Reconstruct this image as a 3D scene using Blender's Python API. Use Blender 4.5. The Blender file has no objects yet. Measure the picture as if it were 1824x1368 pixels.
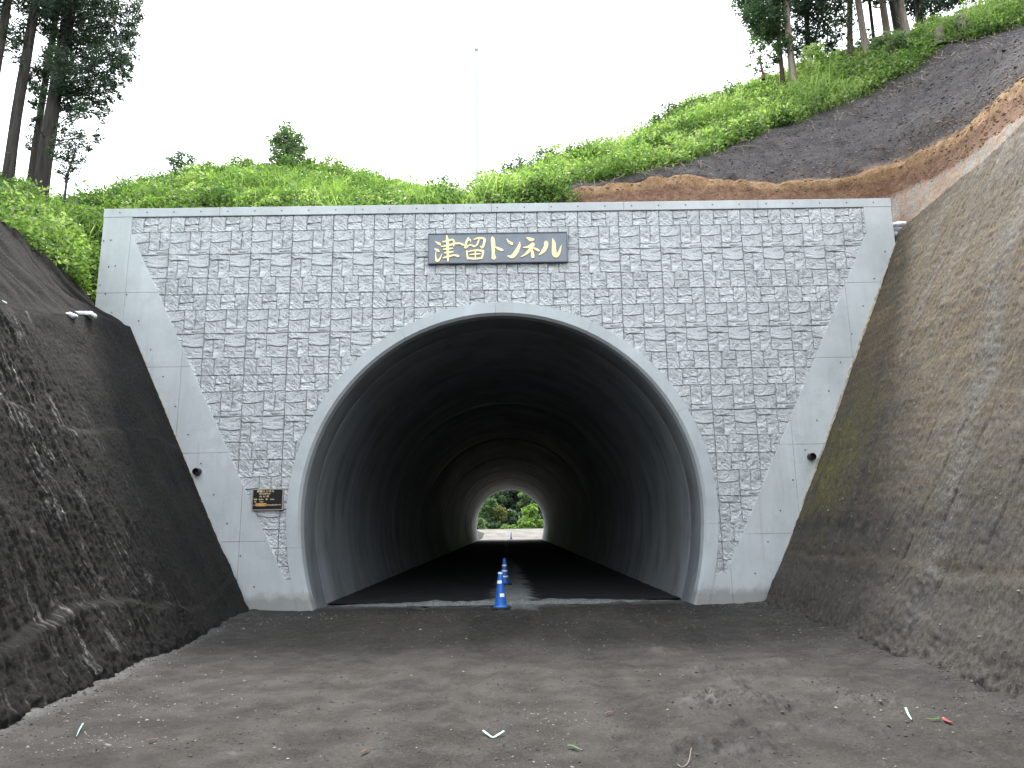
import bpy, bmesh, math, random
import numpy as np
from mathutils import Matrix, Vector

random.seed(7)
RNG = np.random.default_rng(7)
C = bpy.context.scene.collection
R = math.radians

# ------------------------------------------------------------------ camera
# metres; x right, y along the road into the tunnel, z up.
F_PX, ROLL, PITCH, YAW = 1290.0, R(.87), R(11.137), R(-.1855)
CAM = np.array([0.0, 0.0, 1.6])
def rot(a, ax):
    c, s = math.cos(a), math.sin(a)
    return np.array([[1,0,0],[0,c,-s],[0,s,c]]) if ax == 'x' else np.array([[c,-s,0],[s,c,0],[0,0,1]])
M_VIEW = rot(YAW, 'z') @ rot(PITCH, 'x')
def ray(px, py):
    dx, dy = px-912, py-684
    c, s = math.cos(ROLL), math.sin(ROLL)
    return M_VIEW @ np.array([c*dx-s*dy, F_PX, -(s*dx+c*dy)])
def at(px, py, Y):
    """point of the place seen at a spot of the photograph, Y metres down the road"""
    r = ray(px, py); return CAM + r*(Y/r[1])
def gd(px, py, z=0.0):
    r = ray(px, py); return CAM + r*((z-CAM[2])/r[2])
def ppm(px, py, Y):
    return 1/np.linalg.norm(at(px+1, py, Y)-at(px, py, Y))

cam_d = bpy.data.cameras.new('camera'); cam = bpy.data.objects.new('camera', cam_d); C.objects.link(cam)
cam_d.sensor_fit = 'HORIZONTAL'; cam_d.sensor_width = 36; cam_d.lens = 36*F_PX/1824
cam_d.clip_start = .05; cam_d.clip_end = 1500
c_, s_ = math.cos(ROLL), math.sin(ROLL)
right = M_VIEW @ np.array([c_, 0, -s_]); up = M_VIEW @ np.array([s_, 0, c_]); back = -(M_VIEW @ np.array([0, 1, 0]))
cam.matrix_world = Matrix(((right[0], up[0], back[0], CAM[0]), (right[1], up[1], back[1], CAM[1]),
                           (right[2], up[2], back[2], CAM[2]), (0, 0, 0, 1)))
sc = bpy.context.scene; sc.camera = cam

# ------------------------------------------------------------------ light
EXPOSURE = 1.8
SUN_EL, SUN_AZ = 58, -8            # high over the hill behind the portal, veiled by bright cloud
world = bpy.data.worlds.new('World'); sc.world = world; world.use_nodes = True
wn = world.node_tree; wn.nodes.clear()
out = wn.nodes.new('ShaderNodeOutputWorld'); bg = wn.nodes.new('ShaderNodeBackground')
sky = wn.nodes.new('ShaderNodeTexSky'); sky.sky_type = 'NISHITA'; sky.sun_disc = False
sky.sun_elevation = R(SUN_EL); sky.sun_rotation = R(SUN_AZ); sky.air_density = 1.0; sky.dust_density = 3.0
mx = wn.nodes.new('ShaderNodeMix'); mx.data_type = 'RGBA'; mx.inputs['Factor'].default_value = .80
wn.links.new(sky.outputs[0], mx.inputs['A']); mx.inputs['B'].default_value = (8.2, 8.5, 8.75, 1)   # even cloud cover
wn.links.new(mx.outputs['Result'], bg.inputs['Color']); bg.inputs['Strength'].default_value = .138
wn.links.new(bg.outputs[0], out.inputs[0])
sd = bpy.data.lights.new('sun', 'SUN'); sd.energy = 1.8; sd.angle = R(14); sd.color = (1, .96, .9)
sun = bpy.data.objects.new('sun', sd); C.objects.link(sun)
el, az = R(SUN_EL), R(SUN_AZ)
sdir = Vector((math.sin(az)*math.cos(el), math.cos(az)*math.cos(el), math.sin(el)))
sun.rotation_euler = sdir.to_track_quat('Z', 'Y').to_euler(); sun.location = (0, 30, 40)
vs = sc.view_settings; vs.view_transform = 'Standard'; vs.look = 'None'; vs.exposure = EXPOSURE; vs.gamma = 1
vs.use_curve_mapping = False
try:
    sc.cycles.max_bounces = 10; sc.cycles.diffuse_bounces = 6; sc.cycles.use_denoising = True
except Exception: pass

# ------------------------------------------------------------------ noise
_p = np.random.default_rng(3).permutation(256); _p = np.concatenate([_p, _p, _p])
_g = np.random.default_rng(4).normal(size=(256, 3)); _g /= np.linalg.norm(_g, axis=1)[:, None]
def perlin(P):
    P = np.asarray(P, float); i = np.floor(P).astype(int); f = P-i; u = f*f*f*(f*(f*6-15)+10); i &= 255
    o = 0
    for a in (0, 1):
        for b in (0, 1):
            for c in (0, 1):
                h = _p[_p[_p[(i[..., 0]+a) & 255]+((i[..., 1]+b) & 255)]+((i[..., 2]+c) & 255)]
                d = (_g[h]*(f-np.array([a, b, c]))).sum(-1)
                w = (u[..., 0] if a else 1-u[..., 0])*(u[..., 1] if b else 1-u[..., 1])*(u[..., 2] if c else 1-u[..., 2])
                o = o+d*w
    return o*1.6
def fbm(P, octv=4, ridged=False):
    P = np.asarray(P, float); s = 0; a = 1.0
    for k in range(octv):
        n = perlin(P*2**k+17.3*k)
        s = s+a*((1-2*np.abs(n)) if ridged else n); a *= .5
    return s
def sstep(x, a, b):
    t = np.clip((x-a)/(b-a), 0, 1); return t*t*(3-2*t)

# ------------------------------------------------------------------ mesh helpers
def mesh_np(name, V, Fc, smooth=False, attrs=None):
    """V (n,3), Fc (m,3 or 4) index array"""
    V = np.asarray(V, np.float32); Fc = np.asarray(Fc, np.int32); k = Fc.shape[1]
    me = bpy.data.meshes.new(name); me.vertices.add(len(V)); me.vertices.foreach_set('co', V.ravel())
    me.loops.add(Fc.size); me.loops.foreach_set('vertex_index', Fc.ravel())
    me.polygons.add(len(Fc)); me.polygons.foreach_set('loop_start', np.arange(0, Fc.size, k, dtype=np.int32))
    try: me.polygons.foreach_set('loop_total', np.full(len(Fc), k, np.int32))
    except Exception: pass
    me.update(calc_edges=True)
    me.polygons.foreach_set('use_smooth', np.full(len(Fc), smooth)); 
    for n, a in (attrs or {}).items():
        at_ = me.attributes.new(n, 'FLOAT', 'POINT'); at_.data.foreach_set('value', np.asarray(a, np.float32).ravel())
    me.validate(); return me
def obj(name, me, mat=None, parent=None, **props):
    if isinstance(me, bmesh.types.BMesh):
        b = me; me = bpy.data.meshes.new(name); b.to_mesh(me); b.free()
    o = bpy.data.objects.new(name, me); C.objects.link(o)
    if mat and not me.materials: me.materials.append(mat)
    if parent: o.parent = parent; o.matrix_parent_inverse = Matrix.Translation(-Vector(parent.location))
    for k, v in props.items(): o[k] = v
    return o
def struct(name, me, mat): return obj(name, me, mat, kind='structure')
def empty(name, loc, label, cat, group=None):
    o = bpy.data.objects.new(name, None); C.objects.link(o); o.location = loc; o['label'] = label; o['category'] = cat
    if group: o['group'] = group
    return o
def grid_mesh(name, G, smooth=True, attrs=None):
    n, m = G.shape[:2]; idx = np.arange(n*m).reshape(n, m)
    Fc = np.stack([idx[:-1, :-1], idx[1:, :-1], idx[1:, 1:], idx[:-1, 1:]], -1).reshape(-1, 4)
    return mesh_np(name, G.reshape(-1, 3), Fc, smooth, attrs)
def catmull(P, t):
    """P (n,...), t in [0,n-1]"""
    P = np.asarray(P, float); n = len(P); i = np.clip(np.floor(t).astype(int), 0, n-2); f = t-i
    g = lambda k: P[np.clip(k, 0, n-1)]
    f = f.reshape((-1,)+(1,)*(P.ndim-1)); a, b, c, d = g(i-1), g(i), g(i+1), g(i+2)
    return .5*((2*b)+(-a+c)*f+(2*a-5*b+4*c-d)*f*f+(-a+3*b-3*c+d)*f**3)
def lerp_rows(P, t):
    P = np.asarray(P, float); i = np.clip(np.floor(t).astype(int), 0, len(P)-2)
    f = (t-i).reshape((-1,)+(1,)*(P.ndim-1)); return P[i]*(1-f)+P[i+1]*f
def normals(G):
    n = np.cross(np.gradient(G, axis=0), np.gradient(G, axis=1)); return n/(np.linalg.norm(n, axis=-1, keepdims=True)+1e-9)
def box_bm(x0, x1, y0, y1, z0, z1, bev=0):
    b = bmesh.new(); bmesh.ops.create_cube(b, size=1)
    for v in b.verts: v.co = ((x0+x1)/2+v.co.x*(x1-x0), (y0+y1)/2+v.co.y*(y1-y0), (z0+z1)/2+v.co.z*(z1-z0))
    if bev: bmesh.ops.bevel(b, geom=b.edges[:], offset=bev, segments=1, affect='EDGES')
    return b
def prism_bm(poly, y0, y1, bev=.006):
    """poly in (x,z), extruded from y0 (front) to y1"""
    b = bmesh.new(); f = [b.verts.new((x, y0, z)) for x, z in poly]; k = [b.verts.new((x, y1, z)) for x, z in poly]
    fr = b.faces.new(f); b.faces.new(k[::-1]); n = len(poly)
    for i in range(n): b.faces.new((f[i], k[i], k[(i+1) % n], f[(i+1) % n]))
    bmesh.ops.recalc_face_normals(b, faces=b.faces)
    if bev: bmesh.ops.bevel(b, geom=[e for e in fr.edges], offset=bev, segments=1, affect='EDGES')
    return b
def tube_np(pts, rad, seg=8, wob=0.0, cap=True):
    P = np.asarray(pts, float); rad = np.broadcast_to(np.asarray(rad, float), (len(P),))
    T = np.gradient(P, axis=0); T /= np.linalg.norm(T, axis=1)[:, None]+1e-9
    ref = np.array([0, 0, 1.0]) if abs(T[0][2]) < .8 else np.array([1.0, 0, 0])
    A = np.cross(T, ref); A /= np.linalg.norm(A, axis=1)[:, None]; B = np.cross(T, A)
    th = np.linspace(0, 2*np.pi, seg, endpoint=False)
    rr = rad[:, None]*(1+wob*RNG.normal(size=(len(P), seg)))
    V = P[:, None]+rr[..., None]*(np.cos(th)[None, :, None]*A[:, None]+np.sin(th)[None, :, None]*B[:, None])
    idx = np.arange(len(P)*seg).reshape(len(P), seg); nx = np.roll(idx, -1, 1)
    Fc = np.stack([idx[:-1], nx[:-1], nx[1:], idx[1:]], -1).reshape(-1, 4)
    return V.reshape(-1, 3), Fc
def join_np(parts):
    Vs, Fs, o = [], [], 0
    for V, Fc in parts: Vs.append(V); Fs.append(Fc+o); o += len(V)
    return np.concatenate(Vs), np.concatenate(Fs)
def lathe_np(prof, seg=28, a0=0, a1=2*math.pi, c=(0, 0, 0)):
    full = abs(a1-a0-2*math.pi) < 1e-6
    th = np.linspace(a0, a1, seg, endpoint=not full); pr = np.array(prof, float)
    V = np.stack([pr[:, 0][:, None]*np.cos(th)+c[0], pr[:, 0][:, None]*np.sin(th)+c[1], np.repeat(pr[:, 1][:, None], seg, 1)+c[2]], -1)
    idx = np.arange(len(pr)*seg).reshape(len(pr), seg)
    if full: n1 = np.roll(idx, -1, 1); Fc = np.stack([idx[:-1], n1[:-1], n1[1:], idx[1:]], -1)
    else: Fc = np.stack([idx[:-1, :-1], idx[:-1, 1:], idx[1:, 1:], idx[1:, :-1]], -1)
    return V.reshape(-1, 3), Fc.reshape(-1, 4)

# ------------------------------------------------------------------ materials
class NT:
    def __init__(s, name, rough=.8, spec=.3):
        s.m = bpy.data.materials.new(name); s.m.use_nodes = True; s.t = s.m.node_tree
        s.b = s.t.nodes['Principled BSDF']; s.b.inputs['Roughness'].default_value = rough
        s.b.inputs['Specular IOR Level'].default_value = spec
        s.co = s.n('TexCoord').outputs['Object']
    def n(s, typ, **kw):
        nd = s.t.nodes.new('ShaderNode'+typ)
        for k, v in kw.items(): setattr(nd, k, v)
        return nd
    def l(s, a, b): s.t.links.new(a, b)
    def map(s, scale=(1, 1, 1), rotn=(0, 0, 0), co=None):
        m = s.n('Mapping'); s.l(co or s.co, m.inputs[0]); m.inputs['Scale'].default_value = scale; m.inputs['Rotation'].default_value = rotn
        return m.outputs[0]
    def noise(s, sc_, det=5, ro=.55, vec=None, dist=0):
        n = s.n('TexNoise'); s.l(vec or s.co, n.inputs['Vector']); n.inputs['Scale'].default_value = sc_
        n.inputs['Detail'].default_value = det; n.inputs['Roughness'].default_value = ro; n.inputs['Distortion'].default_value = dist
        return n.outputs['Fac']
    def voro(s, sc_, vec=None, out='Distance'):
        n = s.n('TexVoronoi'); s.l(vec or s.co, n.inputs['Vector']); n.inputs['Scale'].default_value = sc_; return n.outputs[out]
    def ramp(s, fac, stops, interp='LINEAR'):
        r = s.n('ValToRGB'); s.l(fac, r.inputs[0]); e = r.color_ramp.elements; r.color_ramp.interpolation = interp
        while len(e) < len(stops): e.new(.5)
        for el_, (p, c) in zip(e, stops):
            el_.position = p; el_.color = (c, c, c, 1) if isinstance(c, (int, float)) else (*c, 1)
        return r.outputs[0]
    def mix(s, fac, a, b, blend='MIX'):
        m = s.n('Mix', data_type='RGBA', blend_type=blend)
        for sock, v in (('Factor', fac), ('A', a), ('B', b)):
            i = m.inputs[sock] if sock == 'Factor' else [q for q in m.inputs if q.name == sock and q.type == 'RGBA'][0]
            if isinstance(v, (int, float)): i.default_value = v if sock == 'Factor' else (v, v, v, 1)
            elif isinstance(v, tuple): i.default_value = (*v, 1)
            else: s.l(v, i)
        return [q for q in m.outputs if q.type == 'RGBA'][0]
    def math(s, op, a, b=0.0, clamp=False):
        m = s.n('Math', operation=op, use_clamp=clamp)
        for i, v in enumerate((a, b)):
            if isinstance(v, (int, float)): m.inputs[i].default_value = v
            else: s.l(v, m.inputs[i])
        return m.outputs[0]
    def attr(s, n): a = s.n('Attribute', attribute_name=n); return a.outputs['Fac']
    def col(s, v):
        if isinstance(v, tuple): s.b.inputs['Base Color'].default_value = (*v, 1)
        else: s.l(v, s.b.inputs['Base Color'])
        return s
    def rough(s, v): s.l(v, s.b.inputs['Roughness']); return s
    def bump(s, h, st=.3, dist=.01):
        b = s.n('Bump'); s.l(h, b.inputs['Height']); b.inputs['Strength'].default_value = st; b.inputs['Distance'].default_value = dist
        prev = s.b.inputs['Normal']
        if prev.is_linked: s.l(prev.links[0].from_socket, b.inputs['Normal'])
        s.l(b.outputs[0], prev); return s

def simple(name, col, rough=.6, spec=.4, metal=0, bump=None):
    m = NT(name, rough, spec); n = m.noise(6); m.col(m.mix(m.ramp(n, [(.3, 0.0), (.7, 1.0)]), tuple(c*.86 for c in col), tuple(min(1, c*1.08) for c in col)))
    m.b.inputs['Metallic'].default_value = metal
    if bump: m.bump(m.noise(bump), .3, .005)
    return m.m

def concrete(name, base=(.40, .425, .43), stain=.5, fine=90):
    m = NT(name, .78, .25)
    cloud = m.ramp(m.noise(.9, 6, .6), [(.3, 0.0), (.7, 1.0)])
    c = m.mix(cloud, tuple(b*.86 for b in base), tuple(b*1.1 for b in base))
    streak = m.ramp(m.noise(3.0, 5, .6, m.map((1.6, 1.6, .16))), [(.42, 0.0), (.72, 1.0)])
    c = m.mix(m.math('MULTIPLY', streak, stain*.5), c, tuple(b*.62 for b in base))
    speck = m.ramp(m.noise(fine, 3, .7), [(.28, .72), (.48, 1.0)])
    c = m.mix(1.0, c, speck, 'MULTIPLY')
    pits = m.ramp(m.voro(14), [(.03, .45), (.06, 1.0)])
    c = m.mix(1.0, c, m.mix(m.ramp(m.noise(2.0), [(.5, 0.0), (.6, 1.0)]), (1, 1, 1), pits), 'MULTIPLY')
    sz = m.n('SeparateXYZ'); g_ = m.n('NewGeometry'); m.l(g_.outputs['Position'], sz.inputs[0])
    lowd = m.math('ADD', sz.outputs[2], m.math('MULTIPLY', m.noise(4, 7, .75), -.42))
    c = m.mix(m.ramp(lowd, [(.0, .6), (.16, 0.0)]), c, (.15, .135, .115))            # soil splash at the foot
    rust = m.ramp(m.noise(1.0, 6, .7, m.map((7, 7, .5))), [(.60, 0.0), (.74, .5)])
    c = m.mix(rust, c, (.30, .265, .225))
    blot = m.ramp(m.noise(2.2, 7, .75), [(.52, 0.0), (.68, .4)])
    c = m.mix(blot, c, (.28, .30, .31))
    m.col(c).bump(m.noise(fine*.6, 4), .25, .004).bump(m.noise(5, 3), .15, .01)
    return m.m
M_CONC = concrete('smooth_concrete', (.43, .465, .475))
M_RING = concrete('ring_concrete', (.40, .435, .45), .5)
M_WALLB = concrete('back_concrete', (.22, .24, .25), .4)

def stone_mat():
    m = NT('cast_stone', .85, .2)
    cloud = m.ramp(m.noise(1.3, 5, .6), [(.3, 0.0), (.7, 1.0)])
    c = m.mix(cloud, (.54, .575, .59), (.64, .675, .685))
    c = m.mix(1.0, c, m.ramp(m.noise(2.6, 1, .5), [(.35, .90), (.65, 1.06)]), 'MULTIPLY')
    run = m.ramp(m.noise(1.0, 5, .65, m.map((3.2, 1, .22))), [(.55, 0.0), (.72, 1.0)])
    c = m.mix(m.math('MULTIPLY', run, .22), c, (.27, .29, .29))
    sz = m.n('SeparateXYZ'); g_ = m.n('NewGeometry'); m.l(g_.outputs['Position'], sz.inputs[0])
    lowd = m.math('ADD', sz.outputs[2], m.math('MULTIPLY', m.noise(2, 4), 1.2))
    c = m.mix(m.ramp(lowd, [(.8, .3), (1.0, 0.0)]), c, (.26, .24, .21))
    c = m.mix(1.0, c, m.ramp(m.noise(38, 5, .7), [(.3, .78), (.6, 1.05)]), 'MULTIPLY')
    m.col(c).bump(m.noise(17, 6, .7, m.map((1, 1, 1.7)), 1.6), 1.0, .05).bump(m.noise(110, 3), .35, .004)
    return m.m
M_STONE = stone_mat()

def lining_mat():
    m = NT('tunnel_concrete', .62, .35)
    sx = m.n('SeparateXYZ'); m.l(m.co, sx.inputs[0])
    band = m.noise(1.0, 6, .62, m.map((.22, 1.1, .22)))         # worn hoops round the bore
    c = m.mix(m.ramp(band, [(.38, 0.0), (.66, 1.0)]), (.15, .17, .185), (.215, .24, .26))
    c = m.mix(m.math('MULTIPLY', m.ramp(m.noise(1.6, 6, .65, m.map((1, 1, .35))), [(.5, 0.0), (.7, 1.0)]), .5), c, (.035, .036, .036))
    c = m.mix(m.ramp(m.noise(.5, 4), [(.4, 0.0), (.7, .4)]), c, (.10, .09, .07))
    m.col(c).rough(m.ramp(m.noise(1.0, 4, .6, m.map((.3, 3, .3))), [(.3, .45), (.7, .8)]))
    m.bump(m.noise(20, 5), .3, .008)
    return m.m
M_LIN = lining_mat()

def dirt_mat():
    m = NT('dirt_road', .85, .25)
    big = m.ramp(m.noise(.55, 6, .62, m.map((1, .8, 1)), .6), [(.36, 0.0), (.66, 1.0)])
    c = m.mix(big, (.036, .030, .0245), (.098, .087, .075))
    ruts = m.ramp(m.noise(1.0, 5, .6, m.map((2.2, .22, 1)), .3), [(.42, 0.0), (.64, 1.0)])
    c = m.mix(m.math('MULTIPLY', ruts, .55), c, (.030, .028, .027))
    c = m.mix(m.ramp(m.noise(9, 6, .7), [(.45, 0.0), (.75, .5)]), c, (.12, .112, .10))
    grav = m.ramp(m.voro(70), [(.10, 1.0), (.2, 0.0)])
    gm = m.ramp(m.noise(1.4, 5, .7), [(.52, 0.0), (.66, 1.0)])
    c = m.mix(m.math('MULTIPLY', m.math('MULTIPLY', grav, gm), .6), c, (.27, .26, .245))
    c = m.mix(1.0, c, m.ramp(m.noise(45, 5, .85), [(.41, .12), (.60, .58)]), 'MULTIPLY')
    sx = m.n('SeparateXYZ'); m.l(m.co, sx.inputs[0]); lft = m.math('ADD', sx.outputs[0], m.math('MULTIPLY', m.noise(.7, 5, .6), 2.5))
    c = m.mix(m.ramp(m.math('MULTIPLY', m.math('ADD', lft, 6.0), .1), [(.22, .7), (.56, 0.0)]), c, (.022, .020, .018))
    c = m.mix(m.math('MULTIPLY', m.attr('rut'), .55), c, (.030, .027, .025))
    gv = m.math('MULTIPLY', m.attr('grav'), m.ramp(m.noise(30, 5, .8), [(.38, .1), (.6, 1.0)]))
    c = m.mix(gv, c, (.17, .18, .178))
    wet = m.attr('wet')
    c = m.mix(m.math('MULTIPLY', wet, .75), c, (.022, .021, .021))
    m.col(c).rough(m.math('SUBTRACT', m.ramp(m.noise(2.2, 5), [(.4, .68), (.6, .9)]), m.math('MULTIPLY', wet, .25)))
    m.bump(m.noise(7, 7, .7), .5, .03).bump(m.noise(55, 5, .75), .6, .008)
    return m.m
M_DIRT = dirt_mat()

def bank_right_mat():
    m = NT('cut_bank_earth', .8, .3)
    u, v = m.attr('along'), m.attr('rise')          # metres along the road, metres up
    cmb = m.n('CombineXYZ'); m.l(u, cmb.inputs[0]); m.l(v, cmb.inputs[1]); uv = cmb.outputs[0]
    base = m.ramp(m.noise(.55, 6, .6, uv), [(.3, 0.0), (.7, 1.0)])
    c = m.mix(base, (.068, .056, .040), (.122, .102, .074))
    # brown upper part, greyer foot
    h = m.math('ADD', m.math('MULTIPLY', v, .125), m.math('MULTIPLY', m.noise(.8, 4, .6, uv), .5))
    c = m.mix(m.ramp(h, [(.45, 0.0), (.9, .9)]), c, (.168, .124, .070))
    # horizontal tool drag marks
    hor = m.noise(1.0, 6, .65, m.map((.35, 9, 1), (0, 0, R(-7)), uv))
    c = m.mix(m.ramp(hor, [(.42, .55), (.58, 0.0)]), c, (.060, .056, .051))
    # down-slope pale scratches
    sc1 = m.noise(1.0, 6, .7, m.map((16, 1.3, 1), (0, 0, R(-20)), uv))
    sm = m.ramp(m.noise(.7, 3, .6, uv), [(.45, 0.0), (.62, 1.0)])
    c = m.mix(m.math('MULTIPLY', m.ramp(sc1, [(.60, 0.0), (.70, .9)]), m.math('MULTIPLY', sm, m.ramp(v, [(.0, .12), (1, 1)]))), c, (.34, .32, .285))
    # grey water-washed band running down the face
    wx = m.math('ADD', m.math('SUBTRACT', u, m.math('MULTIPLY', v, .18)), m.math('MULTIPLY', m.noise(.9, 4, .6, uv), 1.3))
    wash = m.math('SUBTRACT', 1.0, m.math('MULTIPLY', m.math('ABSOLUTE', m.math('SUBTRACT', wx, 9.65)), 2.4), True)
    wash = m.math('MULTIPLY', wash, m.ramp(v, [(.2, 0.0), (.38, 1.0)]))
    c = m.mix(m.math('MULTIPLY', wash, m.ramp(m.noise(20, 5, .8, uv), [(.46, .0), (.66, .8)])), c, (.25, .262, .27))
    # yellow-green moss by the drain pipe
    mu = m.math('SUBTRACT', 1.0, m.math('MULTIPLY', m.math('ABSOLUTE', m.math('SUBTRACT', u, 14.1)), .62), True)
    mv = m.math('SUBTRACT', 1.0, m.math('MULTIPLY', m.math('ABSOLUTE', m.math('SUBTRACT', v, 2.6)), .55), True)
    mo = m.math('MULTIPLY', m.math('MULTIPLY', mu, mv), m.ramp(m.noise(2.2, 6, .7, m.map((1.3, .8, 1), (0, 0, R(-25)), uv)), [(.40, 0.0), (.60, 2.2)]), True)
    c = m.mix(mo, c, (.13, .122, .040))
    # damp darker lower part
    lo = m.math('ADD', v, m.math('MULTIPLY', m.noise(.9, 5, .65, uv), 1.6))
    c = m.mix(m.math('MULTIPLY', m.ramp(m.math('MULTIPLY', lo, .25), [(.35, .6), (.62, 0.0)]), 1.0), c, (.062, .058, .054))
    lg = m.math('ADD', v, m.math('MULTIPLY', m.math('SUBTRACT', m.noise(1.3, 5, .6, uv), .5), .35))
    lb = m.math('SUBTRACT', 1.0, m.math('MULTIPLY', m.math('ABSOLUTE', m.math('SUBTRACT', lg, 1.06)), 9.0), True)
    c = m.mix(m.math('MULTIPLY', lb, .7), c, (.050, .034, .020))
    l2 = m.math('SUBTRACT', 1.0, m.math('MULTIPLY', m.math('ABSOLUTE', m.math('SUBTRACT', lg, 1.55)), 2.2), True)
    c = m.mix(m.math('MULTIPLY', l2, m.ramp(m.noise(2.2, 6, .75, uv), [(.42, 0.0), (.56, .9)])), c, (.032, .032, .033))
    # mottles of wet dark runs
    dk = m.noise(1.0, 6, .65, m.map((2.4, .55, 1), (0, 0, R(-12)), uv))
    c = m.mix(m.ramp(dk, [(.53, 0.0), (.66, .75)]), c, (.036, .033, .030))
    c = m.mix(1.0, c, m.ramp(m.noise(24, 7, .85), [(.41, .24), (.60, .86)]), 'MULTIPLY')
    c = m.mix(1.0, c, m.ramp(m.noise(75, 4, .9), [(.36, .6), (.6, 1.25)]), 'MULTIPLY')
    m.col(c).rough(m.ramp(dk, [(.5, .85), (.72, .5)]))
    m.bump(m.noise(1.0, 7, .75, m.map((3, 24, 1), (0, 0, R(-7)), uv)), .2, .02).bump(m.noise(1.0, 7, .75, m.map((26, 4, 1), (0, 0, R(-18)), uv)), .4, .03)
    m.bump(m.noise(60, 5, .7), .5, .008)
    return m.m
M_BANKR = bank_right_mat()

def bank_left_mat():
    m = NT('wet_dark_earth', .6, .4)
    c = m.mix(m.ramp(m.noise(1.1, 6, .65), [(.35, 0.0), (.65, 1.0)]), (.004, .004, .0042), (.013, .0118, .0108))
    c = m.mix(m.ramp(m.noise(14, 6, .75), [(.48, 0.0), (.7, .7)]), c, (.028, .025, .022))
    g = m.attr('gloss')
    m.col(c)
    cmb = m.n('CombineXYZ'); m.l(m.attr('along'), cmb.inputs[0]); m.l(m.attr('rise'), cmb.inputs[1])
    stk = m.noise(1.0, 6, .7, m.map((15, 1.8, 1), (0, 0, 0), cmb.outputs[0]))
    gg = m.math('MULTIPLY', g, m.ramp(stk, [(.52, .0), (.60, 1.0)]))
    m.rough(m.math('SUBTRACT', .92, m.math('MULTIPLY', gg, .70), True)); m.l(m.math('ADD', .22, m.math('MULTIPLY', gg, .6)), m.b.inputs['Specular IOR Level'])
    m.bump(m.noise(9, 8, .78), 1.0, .06).bump(stk, .6, .03).bump(m.noise(45, 5, .75), .6, .01)
    return m.m
M_BANKL = bank_left_mat()

def hill_mat():
    m = NT('cut_strata', .9, .15)
    b = m.math('ADD', m.attr('band'), m.math('MULTIPLY', m.math('SUBTRACT', m.noise(1.5, 6, .7), .5), .16))
    b = m.math('MULTIPLY', b, 1/3.0)
    pinkgrey = m.mix(m.ramp(m.noise(1.0, 5, .6, m.map((3, 3, 1.2), (0, R(25), 0))), [(.4, 0.0), (.6, 1.0)]), (.36, .255, .185), (.30, .29, .26))
    red = m.mix(m.ramp(m.noise(5, 5, .7), [(.4, 0.0), (.62, 1.0)]), (.16, .088, .058), (.25, .15, .098))
    orange = m.mix(m.ramp(m.noise(4, 5, .7), [(.35, 0.0), (.65, 1.0)]), (.29, .175, .092), (.40, .265, .155))
    dark = m.mix(m.ramp(m.noise(2.5, 5, .7), [(.35, 0.0), (.65, 1.0)]), (.058, .052, .052), (.115, .104, .102))
    chip = m.ramp(m.noise(13, 4, .75, m.map((.6, 1, 1.6), (0, R(30), 0))), [(.60, 0.0), (.68, 1.0)])
    dark = m.mix(m.math('MULTIPLY', chip, .75), dark, (.27, .26, .255))
    c = m.mix(m.ramp(b, [(.30, 0.0), (.345, 1.0)]), pinkgrey, red)
    c = m.mix(m.ramp(b, [(.50, 0.0), (.54, 1.0)]), c, orange)
    c = m.mix(m.ramp(b, [(.655, 0.0), (.685, 1.0)]), c, dark)
    c = m.mix(1.0, c, m.ramp(m.noise(22, 6, .8), [(.34, .32), (.66, 1.0)]), 'MULTIPLY')
    m.col(c).bump(m.noise(6, 7, .7), .6, .05).bump(m.noise(1.0, 6, .7, m.map((12, 12, 3), (0, R(25), 0))), .3, .03)
    return m.m
M_HILL = hill_mat()

def leaf_mat(name, stops, trans=.45, rough=.5):
    m = NT(name, rough, .35); c = m.ramp(m.attr('tint'), stops)
    m.col(c)
    tr = m.n('BsdfTranslucent'); m.l(m.mix(1.0, c, (1.5, 1.75, .8), 'MULTIPLY'), tr.inputs[0])
    ms = m.n('MixShader'); ms.inputs[0].default_value = trans
    m.l(m.b.outputs[0], ms.inputs[1]); m.l(tr.outputs[0], ms.inputs[2])
    o = [n for n in m.t.nodes if n.type == 'OUTPUT_MATERIAL'][0]; m.l(ms.outputs[0], o.inputs[0])
    return m.m
M_WEED = leaf_mat('weed_leaves', [(0, (.024, .055, .018)), (.35, (.075, .135, .036)), (.75, (.165, .245, .068)), (1, (.29, .35, .17))], .5)
M_BUSH = leaf_mat('bush_leaves', [(0, (.020, .042, .020)), (.5, (.052, .095, .042)), (1, (.14, .20, .10))], .42)
M_CEDAR = leaf_mat('cedar_leaves', [(0, (.012, .026, .018)), (.5, (.028, .052, .030)), (1, (.055, .092, .045))], .3)
M_BAMB = leaf_mat('bright_leaves', [(0, (.06, .115, .025)), (.5, (.12, .20, .045)), (1, (.19, .28, .08))], .4)
M_RUST = leaf_mat('rusty_leaves', [(0, (.05, .06, .018)), (.5, (.085, .095, .028)), (1, (.12, .125, .04))], .3)
def soil(name, a, b):
    m = NT(name, .95, .1); m.col(m.mix(m.ramp(m.noise(3, 6, .7), [(.3, 0.0), (.7, 1.0)]), a, b)).bump(m.noise(12, 6, .7), .6, .03); return m.m
M_SOIL = soil('hill_soil', (.012, .022, .009), (.032, .048, .018))
M_BARE = soil('plain_earth', (.04, .037, .034), (.07, .066, .06))
def bark(name, a, b):
    m = NT(name, .9, .15); n = m.noise(1.0, 6, .7, m.map((14, 14, 1.6)))
    m.col(m.mix(m.ramp(n, [(.35, 0.0), (.65, 1.0)]), a, b)).bump(n, .6, .02); return m.m
M_BARKD = bark('dark_bark', (.022, .021, .021), (.06, .053, .048))
M_BARKL = bark('pale_bark', (.09, .074, .058), (.22, .19, .16))
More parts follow.
